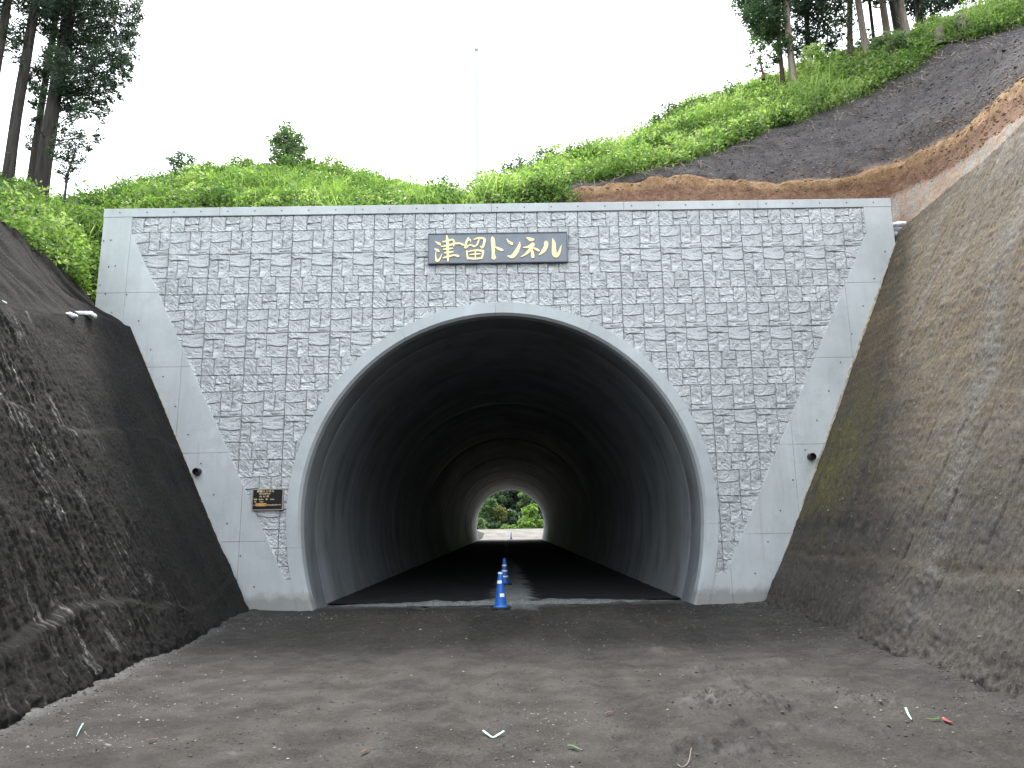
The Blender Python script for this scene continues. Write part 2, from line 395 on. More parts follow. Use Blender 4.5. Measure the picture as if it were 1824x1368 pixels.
M_BARKM = bark('brown_bark', (.05, .037, .028), (.11, .085, .065))

# ================================================================== PORTAL
YF = 15.09                                   # front plane of the smooth concrete
XL, XR, ZT = -8.97, 8.56, 8.68
XC, ZC, RI, RO = -.19, 1.95, 4.20, 4.43      # centre and radii of the arch ring
R_LOW = 5.93
def arch_profile(r, n=72, zb=-.35):
    """closed-at-top horseshoe from left foot to right foot, (x,z)"""
    a = np.linspace(math.pi, 0, n); top = [(XC+r*math.cos(t), ZC+r*math.sin(t)) for t in a]
    zs = np.linspace(zb, ZC, 14)[:-1]
    inn = lambda z: r-(R_LOW-math.sqrt(R_LOW**2-(ZC-z)**2))
    return [(XC-inn(z), z) for z in zs]+top+[(XC+inn(z), z) for z in zs[::-1]]

portal = empty('tunnel_portal', (XC, 15.5, 0), 'wide grey concrete tunnel portal with cast stone pattern facing', 'tunnel portal')

# body: strip between arch and rectangle, extruded back
inner = arch_profile(RI+.1, 72); n_i = len(inner)
outer = []
for x, z in inner:
    dx, dz = x-XC, z-ZC
    if z < ZC: outer.append((XL+.02 if dx < 0 else XR-.02, z))
    else:
        t = min([(ZT-.04-ZC)/dz if dz > 1e-6 else 1e9, ((XR-.02-XC)/dx if dx > 1e-6 else 1e9), ((XL+.02-XC)/dx if dx < -1e-6 else 1e9)])
        outer.append((XC+dx*t, ZC+dz*t))
# insert the corners exactly
for cx in (XL+.02, XR-.02):
    k = min(range(n_i), key=lambda i: (outer[i][0]-cx)**2+(outer[i][1]-(ZT-.04))**2); outer[k] = (cx, ZT-.04)
Y1, Y2 = YF+.13, 16.3
b = bmesh.new()
L = {}
for nm, pts in (('i', inner), ('o', outer)):
    for y in (Y1, Y2): L[nm, y] = [b.verts.new((x, y, z)) for x, z in pts]
for k in range(n_i-1):
    b.faces.new((L['i', Y1][k], L['i', Y1][k+1], L['o', Y1][k+1], L['o', Y1][k]))
    b.faces.new((L['i', Y2][k], L['o', Y2][k], L['o', Y2][k+1], L['i', Y2][k+1]))
    b.faces.new((L['o', Y1][k], L['o', Y1][k+1], L['o', Y2][k+1], L['o', Y2][k]))
    b.faces.new((L['i', Y1][k], L['i', Y2][k], L['i', Y2][k+1], L['i', Y1][k+1]))
bmesh.ops.recalc_face_normals(b, faces=b.faces)
obj('wall_body', b, M_WALLB, portal)

# smooth border cast in bays, split at the form joints
def clip(poly, ax, v, keep_less):
    o = []
    for i in range(len(poly)):
        a, q = poly[i], poly[(i+1) % len(poly)]
        ia, iq = (a[ax] <= v) == keep_less, (q[ax] <= v) == keep_less
        if ia: o.append(a)
        if ia != iq:
            t = (v-a[ax])/(q[ax]-a[ax]); o.append((a[0]+(q[0]-a[0])*t, a[1]+(q[1]-a[1])*t))
    return o
def area(p): return .5*abs(sum(p[i][0]*p[(i+1) % len(p)][1]-p[(i+1) % len(p)][0]*p[i][1] for i in range(len(p))))
def bays(poly, xs, zs, name):
    g = .0025; xs = [-99]+xs+[99]; zs = [-99]+zs+[99]
    for i in range(len(xs)-1):
        for j in range(len(zs)-1):
            p = clip(clip(clip(clip(poly, 0, xs[i]+g, False), 0, xs[i+1]-g, True), 1, zs[j]+g, False), 1, zs[j+1]-g, True)
            if len(p) >= 3 and area(p) > .004:
                obj(name, prism_bm(p, YF, Y1-.003, .003), M_CONC, portal)
bl = [(XL, -.3), (-4.02, -.3), (-4.12, .1), (-4.36, .62), (-4.60, .62), (-8.33, 8.11), (-8.33, 8.478), (XL, 8.478)]
bays(bl, [-8.34, -7.0, -5.55], [1.38, 3.2, 5.05, 6.72], 'wing_panel')
br = [(XR, -.3), (XR, 8.478), (7.95, 8.478), (7.95, 7.86), (4.33, .62), (4.02, .62), (3.76, .1), (3.68, -.3)]
bays(br, [4.42, 5.9, 7.35], [1.38, 3.2, 5.05, 6.72], 'wing_panel')
cx = [XL-.012, -6.4, -3.4, -.35, 2.6, 5.6, XR+.012]
for i in range(6):
    obj('coping', box_bm(cx[i]+(.0025 if i else 0), cx[i+1]-(.0025 if i < 5 else 0), YF-.006, Y2+.02, 8.48, ZT, .006), M_CONC, portal)
# arch ring, in segments
pin, pch, pout = arch_profile(RI), arch_profile(RI-.05), arch_profile(RO)
cuts = [0, 9, 22, 37, 48, 59, 73, 86, len(pin)-1]
for a, q in zip(cuts[:-1], cuts[1:]):
    b = bmesh.new(); rows = []
    for k in range(a, q+1):
        (ix, iz), (hx, hz), (ox, oz) = pin[k], pch[k], pout[k]
        e = .0015*(1 if k == a else -1 if k == q else 0); dx, dz = 0, 0
        if e:
            k2 = k+1 if k == a else k-1; v = np.array(pin[k2])-np.array(pin[k]); v = v/np.linalg.norm(v)*.0018; dx, dz = v
        rows.append([b.verts.new(p) for p in ((hx+dx, YF+.30, hz+dz), (hx+dx, YF+.06, hz+dz), (ix+dx, YF-.012, iz+dz), (ox+dx, YF-.012, oz+dz), (ox+dx, Y1, oz+dz))])
    for r0, r1 in zip(rows[:-1], rows[1:]):
        for j in range(4): b.faces.new((r0[j], r0[j+1], r1[j+1], r1[j]))
    bmesh.ops.recalc_face_normals(b, faces=b.faces)
    for f in b.faces: f.smooth = False
    obj('arch_ring_segment', b, M_RING, portal)

# tie holes of the formwork
tv = []
def tie(x, z, r=.016):
    tv.append(lathe_np([(r, 0), (r*.9, .003), (.001, .0035)], 8))
    V, Fc = tv[-1]; tv[-1] = (np.stack([V[:, 0]+x, YF-.0065-V[:, 2], V[:, 1]+z], -1), Fc)
x = XL+.35
while x < XR-.1: tie(x, 8.585); x += .6
for z in np.arange(.5, 8.3, .62):
    for x0 in (-8.75, ): 
        if z > 6.2: tie(x0+random.uniform(-.02, .02), z)
    xl, xr = -4.6-.5*z, 4.3+.5*z
    tie(xl-.35, z+random.uniform(-.03, .03)); tie(xr+.35, z+.1)
    if xl-1.0 > -4.85-.52*z-.9: tie(xl-.95, z+.2, .014)
    tie(xr+.95, z+.3, .014)
for t in np.linspace(R(-2), R(182), 19):
    xx, zz = XC+(RI+.16)*math.cos(t), ZC+(RI+.16)*math.sin(t); tie(xx, zz, .013)
V, Fc = join_np(tv); V[-1] = V[-1]
M_HOLE = simple('hole_dark', (.045, .045, .045), .9, .1)
obj('tie_holes', mesh_np('tie_holes', V, Fc), M_HOLE, portal, kind='stuff')

# cast stone panels -----------------------------------------------------------
PW, PH, X0P, Z0P = .905, 1.81, -5.672, 8.475
STONES = [(0,.35,0,.2),(.35,.7,0,.105),(.35,.7,.105,.2),(.7,1,0,.19),(0,.5,.2,.335),(0,.5,.335,.49),(0,.5,.49,.57),
          (.5,.76,.19,.425),(.76,1,.19,.425),(.5,1,.425,.49),(.5,1,.49,.65),(0,.23,.57,.80),(.23,.5,.57,.80),(.5,1,.65,.79),
          (0,.29,.80,1),(.29,.64,.79,.9),(.29,.64,.9,1),(.64,1,.79,1)]
def warp(x, z):
    """bend the joints inside one panel, none at its edges; x 0..PW, z 0..PH down"""
    e = np.minimum.reduce([x/.06, (PW-x)/.06, z/.06, (PH-z)/.06]).clip(0, 1)
    P = np.stack([x*3.1, z*3.1, 0*x+.7], -1); Q = P+9.1
    P2 = np.stack([x*9, z*9, 0*x+2.7], -1)
    return x+e*(perlin(P)*.020+perlin(P2)*.006), z+e*(perlin(Q)*.030+perlin(P2+5)*.009)
stone_V = []
for k, (u0, u1, v0, v1) in enumerate(STONES):
    x0, x1, z0, z1 = u0*PW, u1*PW, v0*PH, v1*PH; g = .0035
    nx, nz = max(6, int((x1-x0)/.024)), max(5, int((z1-z0)/.024))
    U = np.concatenate([[0, .012], np.linspace(.026, (x1-x0)-.026, nx), [(x1-x0)-.012, (x1-x0)]])+x0
    W = np.concatenate([[0, .012], np.linspace(.026, (z1-z0)-.026, nz), [(z1-z0)-.012, (z1-z0)]])+z0
    X, Z = np.meshgrid(U, W, indexing='ij')
    Xi, Zi = X.copy(), Z.copy(); g = .003; Xi[0] += g; Xi[-1] -= g; Zi[:, 0] += g; Zi[:, -1] -= g
    Wx, Wz = warp(Xi, Zi)
    edge = np.minimum.reduce([X-x0, x1-X, Z-z0, z1-Z])
    rs = np.random.default_rng(50+k); an = rs.uniform(-.9, .9); ca, sa = math.cos(an), math.sin(an)
    A, B = X*ca+Z*sa, -X*sa+Z*ca
    P = np.stack([A*5.0, B*10.5, 0*A+k*3.7], -1)
    h = fbm(P, 4, True)*.019+fbm(P*.45+3, 2)*.014+fbm(P*3.2+3, 2)*.008
    fac = perlin(np.stack([X*4.2, Z*4.2, 0*X+k*7.7], -1))                      # one or two broken ledges across the face
    h = h+np.where(fac > .12, .014, 0)+np.where(fac < -.22, -.012, 0)
    eside = np.minimum(X-x0, x1-X); etb = np.minimum(Z-z0, z1-Z); pan = np.minimum(X, PW-X)
    prof = np.minimum(sstep(etb, -.004, .014), np.where(pan < .02, sstep(pan, -.004, .012), .45+.55*sstep(eside, 0, .014)))
    H = prof*(.019+.85*h.clip(-.018, .034))
    Y = Y1-.070-H
    stone_V.append((Wx, Y, Wz))
def arch_hides(x, z, r):
    if z > ZC: return (x-XC)**2+(z-ZC)**2 < r*r
    return abs(x-XC) < r-(R_LOW-math.sqrt(R_LOW**2-(ZC-z)**2))
shared = {}
def stone_mesh(k, ox, oz):
    """mesh about the stone's centre, and the world centre"""
    Wx, Y, Wz = stone_V[k]; cx_, cz_ = Wx.mean(), Wz.mean()
    if k not in shared:
        G = np.stack([Wx-cx_, Y-YF, -(Wz-cz_)], -1)
        shared[k] = grid_mesh('cast_stone', G, False); shared[k].flip_normals(); shared[k].materials.append(M_STONE)
    return shared[k], (ox+cx_, YF, oz-cz_)
RM = RI+.12
cand = []; panels = {}
for i in range(-3, 16):
    for j in range(5):
        ox, oz = X0P+i*PW, Z0P-j*PH
        # thin backing slab in strips, cut by the arch
        n = 14; strips = []
        for s in range(n):
            xa, xb = ox+.003+(PW-.006)*s/n, ox+.003+(PW-.006)*(s+1)/n; z0, z1 = oz-PH+.003, oz-.003
            if min(abs(xa-XC), abs(xb-XC)) < RM:
                dd = min(abs(xa-XC), abs(xb-XC)); z0 = max(z0, ZC+math.sqrt(max(RM*RM-dd*dd, 0)))
            z0 = max(z0, .35)
            xm = (xa+xb)/2
            if not (-8.45 < xm < 8.05): continue
            zd = ((-xm-4.27)*2 if xm < XC else (xm-4.02)*2)-.55
            z0 = max(z0, zd)
            if z1-z0 > .02: strips.append((xa, xb, z0, z1))
        if not strips: continue
        V, Fc = [], []
        for xa, xb, z0, z1 in strips:
            o = len(V); V += [(xa, Y1-.068, z0), (xb, Y1-.068, z0), (xb, Y1-.068, z1), (xa, Y1-.068, z1), (xa, Y1-.002, z0), (xb, Y1-.002, z0), (xb, Y1-.002, z1), (xa, Y1-.002, z1)]
            Fc += [(o, o+1, o+2, o+3), (o, o+4, o+5, o+1), (o+3, o+2, o+6, o+7)]
        pn = obj('stone_panel', mesh_np('stone_panel', V, Fc), M_STONE, portal); panels[i, j] = pn
        for k in range(len(STONES)):
            me, cpos = stone_mesh(k, ox, oz); x, z = cpos[0], cpos[2]
            if z < .55 or x < -8.6 or x > 8.15: continue
            dl = (x-(-4.27-.5*z)) if x < XC else ((4.02+.5*z)-x)
            if dl < -.22: continue
            Wx, Y, Wz = stone_V[k]; hw, hh = (Wx.max()-Wx.min())/2, (Wz.max()-Wz.min())/2
            corners = [(x+a*hw, z+c*hh) for a in (-1, 0, 1) for c in (-1, 0, 1)]
            hid = [arch_hides(a, c, RM) for a, c in corners]
            if all(hid): continue
            if any(hid):
                bm = bmesh.new(); bm.from_mesh(me)
                if z > ZC: t = math.atan2(z-ZC, x-XC); nrm = Vector((math.cos(t), 0, math.sin(t))); pc = Vector((XC+RM*math.cos(t), 0, ZC+RM*math.sin(t)))
                else: sg = 1 if x > XC else -1; nrm = Vector((sg, 0, 0)); pc = Vector((XC+sg*(RM-(R_LOW-math.sqrt(R_LOW**2-(ZC-z)**2))+.0), 0, z))
                bmesh.ops.bisect_plane(bm, geom=bm.verts[:]+bm.edges[:]+bm.faces[:], plane_co=pc-Vector(cpos), plane_no=nrm, clear_inner=True)
                if not bm.faces: bm.free(); continue
                me = bpy.data.meshes.new('cut_stone'); bm.to_mesh(me); bm.free(); me.materials.clear(); me.materials.append(M_STONE)
                ar = sum(p.area for p in me.polygons)*.6
            else: ar = hw*hh*4
            if dl < .1: ar *= .5
            d2 = x*x+YF*YF+(z-1.6)**2
            cand.append((ar/d2, (i, j), me, cpos))
cand.sort(key=lambda t: -t[0])
for _, ij, me, cpos in cand[:300]:
    o = bpy.data.objects.new('stone', me); C.objects.link(o); o.location = cpos; o.parent = panels[ij]
    o.matrix_parent_inverse = Matrix.Identity(4)
    # panels are children of the portal empty and carry its inverse, so their own origin is the world origin
bm = bmesh.new()
for _, ij, me, cpos in cand[300:]:
    n0 = len(bm.verts); bm.from_mesh(me); bm.verts.ensure_lookup_table()
    v = Vector(cpos)
    for q in bm.verts[n0:]: q.co += v
obj('stone_relief', bm, M_STONE, portal, kind='stuff')

# drain pipes ---------------------------------------------------------------
M_PIPE = simple('black_plastic', (.018, .018, .02), .35, .5)
def pipe(x, z, lab):
    th = [(.062, -.13), (.075, -.13), (.075, .05), (.062, .05), (.062, -.13)]
    V, Fc = lathe_np(th, 20); V = np.stack([V[:, 0]+x, YF+V[:, 2], V[:, 1]+z-.0], -1)
    V2, F2 = lathe_np([(.063, .0), (.001, .0)], 20); V2 = np.stack([V2[:, 0]+x, YF-.01+V2[:, 2], V2[:, 1]+z], -1)
    o = empty('drain_pipe', (x, YF, z), lab, 'drain pipe', 'black drain pipes through the wing walls')
    obj('pipe', mesh_np('pipe', V, Fc, True), M_PIPE, o); obj('pipe_bore', mesh_np('pipe_bore', V2, F2), M_HOLE, o)
pipe(-6.48, 2.81, 'black drain pipe stub in the left wing wall beside the dark bank')
pipe(6.24, 2.93, 'black drain pipe stub in the right wing wall beside the mossy bank')

# ================================================================== SIGNS
M_PLATE = simple('glare_greyed_plate', (.125, .15, .18), .3, .5)  # grey-blue has the glare on a darker plate painted in
M_GOLD = simple('pale_gold', (.93, .76, .38), .4, .5)
sign = empty('name_sign', (-.22, YF-.05, 7.62), 'long grey name sign with gold brush lettering above the arch', 'sign')
SX0, SX1, SZ0, SZ1 = -1.75, 1.315, 7.265, 7.965
obj('plate', box_bm(SX0+.02, SX1-.02, YF-.055, YF+.05, SZ0+.02, SZ1-.02), M_PLATE, sign)
M_SFR = simple('dark_frame', (.06, .07, .085), .4, .5)
b = bmesh.new()
for q in (box_bm(SX0, SX1, YF-.07, YF+.05, SZ0, SZ0+.02), box_bm(SX0, SX1, YF-.07, YF+.05, SZ1-.02, SZ1),
          box_bm(SX0, SX0+.02, YF-.069, YF+.05, SZ0+.02, SZ1-.02), box_bm(SX1-.02, SX1, YF-.069, YF+.05, SZ0+.02, SZ1-.02)):
    me = bpy.data.meshes.new('t'); q.to_mesh(me); q.free(); b.from_mesh(me); bpy.data.meshes.remove(me)
obj('frame', b, M_SFR, sign)
def brush(strokes):
    """raised brush strokes; points (x, y, width) in the zoomed crop of the sign"""
    parts = []
    kx = (SX1-SX0)/1663.0; kz = (SZ1-SZ0)/367.0
    for si, st in enumerate(strokes):
        P = np.array(st, float); n = 7*(len(P)-1)+1; T = np.linspace(0, len(P)-1, n); Q = catmull(P, T)
        Xw = SX0+(Q[:, 0]-92)*kx; Zw = SZ1-(Q[:, 1]-85+(Q[:, 0]-92)*.0139)*kz; Wd = np.maximum(Q[:, 2], 3)*.5*kx*1.28
        D = np.stack([np.gradient(Xw), np.gradient(Zw)], -1); D /= np.linalg.norm(D, axis=1)[:, None]+1e-9
        N = np.stack([-D[:, 1], D[:, 0]], -1)
        # round caps
        ext0 = np.array([Xw[0], Zw[0]])-D[0]*Wd[0]*.7; ext1 = np.array([Xw[-1], Zw[-1]])+D[-1]*Wd[-1]*.7
        Xw = np.r_[ext0[0], Xw, ext1[0]]; Zw = np.r_[ext0[1], Zw, ext1[1]]; Wd = np.r_[Wd[0]*.35, Wd, Wd[-1]*.35]; N = np.vstack([N[:1], N, N[-1:]])
        y0 = YF-.056; y1 = YF-.075-.0006*si
        a = np.stack([Xw+N[:, 0]*Wd, np.full(len(Xw), y0), Zw+N[:, 1]*Wd], -1); q = np.stack([Xw-N[:, 0]*Wd, np.full(len(Xw), y0), Zw-N[:, 1]*Wd], -1)
        a2, q2 = a.copy(), q.copy(); a2[:, 1] = y1; q2[:, 1] = y1; s = .8
        m_ = (a2+q2)/2; a2 = m_+(a2-m_)*s; q2 = m_+(q2-m_)*s; 
        parts.append(grid_tuple(np.stack([a, a2, q2, q], 0)))
    return join_np(parts)
def grid_tuple(G):
    n, m = G.shape[:2]; idx = np.arange(n*m).reshape(n, m)
    return G.reshape(-1, 3), np.stack([idx[:-1, :-1], idx[1:, :-1], idx[1:, 1:], idx[:-1, 1:]], -1).reshape(-1, 4)
CHARS = [
 [[(182,187,10),(225,212,30),(243,230,8)], [(175,275,14),(205,290,30),(225,305,12)], [(188,305,6),(184,350,10),(188,390,18),(203,415,34),(230,400,14),(258,335,5)],
  [(315,112,14),(322,180,28),(328,290,28),(330,400,20),(330,425,8)], [(265,188,12),(330,176,20),(385,160,18),(402,195,20),(396,240,14)],
  [(248,248,8),(330,232,22),(420,210,22),(470,208,18),(512,225,24)], [(275,280,12),(330,274,18),(385,266,14)], [(285,324,12),(340,318,20),(392,308,14)],
  [(275,384,12),(330,368,24),(400,352,18),(455,362,28)]],
 [[(575,140,20),(548,195,20),(538,258,24),(590,226,12),(640,242,22)], [(560,180,8),(590,160,16),(600,190,6)], [(640,158,12),(700,142,20),(762,152,26),(760,205,22),(738,255,26),(715,240,8)],
  [(700,160,14),(680,215,16),(648,250,8)], [(553,300,16),(560,350,16),(570,395,22)], [(562,308,12),(660,292,18),(748,298,24)], [(748,298,24),(742,350,18),(730,388,22)],
  [(570,388,22),(650,394,22),(735,386,18)], [(592,345,10),(650,338,14),(712,334,12)], [(655,300,12),(656,345,12),(655,385,12)]],
 [[(862,140,34),(868,200,42),(870,270,36),(868,330,32),(875,385,46)], [(893,250,14),(935,272,28),(978,290,26)]],
 [[(1030,152,8),(1060,190,26),(1092,212,34)], [(1186,190,6),(1178,240,28),(1140,315,42),(1092,368,40),(1040,360,10)]],
 [[(1272,138,12),(1312,158,40),(1350,160,26)], [(1228,256,10),(1285,250,26),(1345,215,34)], [(1345,215,34),(1310,280,36),(1250,340,22),(1195,372,6)],
  [(1330,290,26),(1336,335,32),(1338,372,34)], [(1350,265,12),(1385,280,26),(1412,296,24)]],
 [[(1500,195,44),(1498,240,40),(1465,300,36),(1408,352,6)], [(1578,148,10),(1592,200,34),(1592,280,42),(1598,340,48),(1622,360,36),(1655,310,26),(1682,228,5)]],
]
for ch in CHARS:
    V, Fc = brush(ch); obj('letter', mesh_np('letter', V, Fc), M_GOLD, sign)

plq = empty('data_plaque', (-5.0, YF-.03, 2.22), 'small black plaque with fine gold lettering on the stone facing', 'plaque')
M_BLK = simple('black_plate', (.012, .012, .016), .3, .5); M_PFR = simple('bronze_frame', (.30, .26, .21), .5, .5)
PX0, PX1, PZ0, PZ1 = -5.325, -4.69, 2.005, 2.435
obj('plate', box_bm(PX0+.015, PX1-.015, YF-.03, YF+.03, PZ0+.015, PZ1-.015), M_BLK, plq)
b = bmesh.new()
for q in (box_bm(PX0, PX1, YF-.042, YF+.03, PZ0, PZ0+.015), box_bm(PX0, PX1, YF-.042, YF+.03, PZ1-.015, PZ1),
          box_bm(PX0, PX0+.015, YF-.041, YF+.03, PZ0+.015, PZ1-.015), box_bm(PX1-.015, PX1, YF-.041, YF+.03, PZ0+.015, PZ1-.015)):
    me = bpy.data.meshes.new('t'); q.to_mesh(me); q.free(); b.from_mesh(me); bpy.data.meshes.remove(me)
obj('frame', b, M_PFR, plq)
M_GOLD2 = simple('plaque_gold', (.75, .62, .33), .4, .5); M_ORNG = simple('plaque_orange', (.62, .32, .10), .5, .5)
def text(s, x, z, size, mat, parent, width=None):
    cu = bpy.data.curves.new('lettering', 'FONT'); cu.body = s; cu.size = size; cu.align_x = 'LEFT'; cu.extrude = .001; cu.offset = size*.012
    t = bpy.data.objects.new('lettering', cu); C.objects.link(t); bpy.context.view_layer.update()
    me = bpy.data.meshes.new_from_object(t.evaluated_get(bpy.context.evaluated_depsgraph_get()))
    bpy.data.objects.remove(t); n = len(me.vertices); co = np.zeros(n*3, np.float32); me.vertices.foreach_get('co', co); co = co.reshape(-1, 3)
    if n == 0: return
    k = (width/(co[:, 0].max()-co[:, 0].min())) if width else 1
    co = np.stack([x+(co[:, 0]-co[:, 0].min())*k, YF-.033-co[:, 2], z+co[:, 1]], -1).astype(np.float32)
    me.vertices.foreach_set('co', co.ravel()); me.update(); me.materials.clear(); obj('lettering', me, mat, parent)
text('津留トンネル', -5.235, 2.368, .058, M_GOLD2, plq, .36)
text('2012年3月', -5.19, 2.325, .036, M_GOLD2, plq, .23)
text('大 分 県', -5.18, 2.268, .042, M_GOLD2, plq, .20)
text('延長', -5.29, 2.213, .036, M_GOLD2, plq, .065); text('96.0m', -5.19, 2.213, .034, M_GOLD2, plq, .095)
text('幅', -5.045, 2.213, .036, M_GOLD2, plq, .035); text('4.5m', -4.955, 2.213, .034, M_GOLD2, plq, .08)
text('高', -5.275, 2.165, .036, M_GOLD2, plq, .035); text('4.0m', -5.17, 2.165, .034, M_GOLD2, plq, .075)
text('施工', -5.305, 2.1, .028, M_ORNG, plq, .045)
obj('name_panel', box_bm(-5.25, -5.03, YF-.0335, YF-.03, 2.088, 2.145), M_ORNG, plq)
text('津留トンネル建設', -5.24, 2.103, .026, M_BLK, plq, .2); text('株式会社建設共同企業体', -5.02, 2.10, .026, M_GOLD2, plq, .29)

# ================================================================== TUNNEL
Y_END = 91.0
tun = empty('tunnel_lining', (XC, 16, 0), 'long dark concrete tunnel bore running to a small bright exit', 'tunnel')
ys = [YF+.26, 16.32, 26.8, 37.3, 47.8, 58.3, 68.8, 79.3, 89.6, Y_END]
prof0 = arch_profile(RI-.05, 64)
yy0 = YF+.05
for a, q in zip(ys[:-1], ys[1:]):
    n = max(2, int((q-a)/.75)); Yv = np.r_[a, a+.03, np.linspace(a+.06, q-.06, n), q-.03, q]
    off = RNG.normal(0, .0035, len(Yv))*sstep(Yv, 26, 45); off[[0, -1]] = .022; off[[1, -2]] = .006
    P = np.array(prof0); ctr = np.array([XC, ZC]); d = P-ctr; d = d/np.linalg.norm(d, axis=1)[:, None]
    G = np.stack([np.stack([P[:, 0]+d[:, 0]*o, np.full(len(P), y), P[:, 1]+d[:, 1]*o], -1) for y, o in zip(Yv, off)], 0)
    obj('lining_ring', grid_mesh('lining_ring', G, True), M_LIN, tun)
P = np.array(arch_profile(RI-.05, 64)); Q = np.array(arch_profile(RO+.3, 64))
G = np.stack([np.c_[P[:, 0], np.full(len(P), Y_END), P[:, 1]], np.c_[P[:, 0], np.full(len(P), Y_END+.3), P[:, 1]], np.c_[Q[:, 0], np.full(len(P), Y_END+.3), Q[:, 1]]], 0)
PS = np.array(arch_profile(RI+.25, 48)); obj('light_stop_shell', grid_mesh('light_stop_shell', np.stack([np.c_[PS[:, 0], np.full(len(PS), y_), PS[:, 1]] for y_ in (16.25, 50, Y_END+.2)], 0), False), M_WALLB, tun)  # unseen tube added round the bore to stop sunlight leaking in
obj('exit_ring', grid_mesh('exit_ring', G, False), M_RING, tun)

m = NT('tunnel_asphalt', .8, .2)
gv = m.math('MULTIPLY', m.attr('grav'), m.ramp(m.noise(30, 5, .8), [(.38, .15), (.6, 1.0)]))
m.col(m.mix(gv, m.mix(m.ramp(m.noise(2, 6, .7), [(.3, 0.0), (.7, 1.0)]), (.008, .008, .009), (.019, .019, .019)), (.25, .265, .26))).bump(m.noise(40, 5, .7), .6, .01)
M_ASPH = m.m
gx = np.linspace(-4.3, 4.3, 140)+XC; gy = np.r_[np.linspace(16.3, 24, 120), np.linspace(24.5, Y_END+.5, 90)]
X, Y = np.meshgrid(gx, gy, indexing='ij'); Z = .022+.012*fbm(np.stack([X*1.5, Y*1.5, 0*X], -1), 4)
def strip_mask(X, Y):
    c0 = .06-.012*(Y-15.2); w = (.50-.012*(Y-15)).clip(.2, 1); nn = fbm(np.stack([X*2.2, Y*1.6, 0*X+3], -1), 4)
    return (sstep(1.25-np.abs(X-c0)/w+nn*.45, .0, .7)*(1-.5*sstep(Y, 25, 40))).clip(0, 1)
Z += .03*strip_mask(X, Y)
struct('tunnel_road', grid_mesh('tunnel_road', np.stack([X, Y, Z], -1), True, {'grav': strip_mask(X, Y)}), M_ASPH)
# pale crushed stone at the threshold and down the middle
def gravel_mat(name, a, b, sc_=55):
    m = NT(name, .9, .2); c = m.mix(m.ramp(m.voro(sc_, None, 'Color'), [(.2, 0.0), (.8, 1.0)]), a, b)
    c = m.mix(1.0, c, m.ramp(m.voro(sc_), [(.0, 1.1), (.6, .45)]), 'MULTIPLY'); m.col(c).bump(m.voro(sc_), -.8, .01); return m.m
M_GRAV = gravel_mat('pale_gravel', (.12, .13, .13), (.28, .30, .30))
def mound(name, xa, xb, ya, yb, h, nx, ny, wfun, z0=.0):
    U, Vv = np.meshgrid(np.linspace(-1, 1, nx), np.linspace(0, 1, ny), indexing='ij'); Yw = ya+(yb-ya)*Vv
    c0, w = wfun(Yw); nn = fbm(np.stack([U*w*3, Yw*2, 0*U], -1), 4); Xw = c0+U*w*(1+.25*perlin(np.stack([np.sign(U)*4, Yw*1.3, 0*U], -1)))
    Zw = z0+h*(1-np.abs(U)**2.2)*(1+.5*nn)*sstep(Vv, 0, .06 if ny > 30 else .3)*sstep(1-Vv, 0, .1 if ny > 30 else .3)-.012
    return struct(name, grid_mesh(name, np.stack([Xw, Yw, Zw], -1)), M_GRAV)
#mound('gravel_strip', 0, 0, 14.7, 44, .10, 22, 160, lambda y: (.06-.012*(y-15.2), .52-.011*(y-15)), .035)
mound('gravel_threshold', 0, 0, 15.9, 16.4, .075, 160, 14, lambda y: (XC-.01*y*0, 3.72+0*y), -.012)

# ================================================================== GROUND
toeR = lambda y: 5.12+.0697*(y-15.2)
toeL = lambda y: -5.3+.0925*(15.1-y)
ybr = np.r_[np.linspace(-6, 3.6, 40), 3.6+np.cumsum(np.linspace(.02, .055, 330))]
ybr = ybr[ybr < 16.4]; ybr = np.r_[ybr, 16.45]
Us = np.linspace(-1, 1, 420)
Y, U = np.meshgrid(ybr, Us, indexing='ij')
xl, xr = toeL(Y)-.9, toeR(Y)+.9
X = xl+(xr-xl)*(U+1)/2
P3 = np.stack([X, Y, 0*X], -1)
Z = .030*fbm(P3*.6, 4)+.010*fbm(P3*4, 4)+.004*fbm(P3*22, 3)
# tyre ruts
for xc_, d in ((-1.75, .022), (-.4, .02), (1.15, .02), (2.5, .022)):
    xx = X-(xc_+.12*np.sin(Y*.4+xc_)); Z -= d*np.exp(-(xx/.16)**2)*(1+.6*perlin(P3*np.array([2, 3, 1])))
    Z += d*.5*np.exp(-((np.abs(xx)-.24)/.07)**2)
wet = np.zeros_like(Z)
rut = np.zeros_like(Z)
for xc_, w_, sl in ((-2.35, .22, .05), (-1.45, .26, .09), (.55, .2, -.03), (1.9, .24, -.05), (2.9, .18, .02)):
    rut += np.exp(-((X-(xc_+sl*(Y-10)+.15*np.sin(Y*.5+xc_*2)))/w_)**2)*(.55+1.0*perlin(P3*np.array([1.4, .5, 1])+xc_)).clip(0, 1)
rut *= .6+.5*perlin(P3*5)
clods = [(1175,1162,.34,.05),(1285,1200,.40,.055),(1240,1197,.2,.03),(1395,1178,.26,.03),(1300,1222,.22,.04),(1300,1247,.55,.06),(1250,1252,.3,.04),(1360,1262,.35,.05),
         (1312,1290,.10,.05),(1345,1313,.14,.055),(1265,1335,.30,.045),(1218,1330,.22,.045),(1350,1335,.22,.045),(1385,1300,.25,.035),(1450,1215,.3,.03),(1500,1235,.3,.03),
         (1560,1250,.4,.04),(520,1330,.14,.03),(410,1340,.12,.03),(700,1180,.2,.02),(1380,1200,.2,.03),(1470,1290,.2,.03),(1560,1300,.3,.03),(1700,1330,.3,.04)]
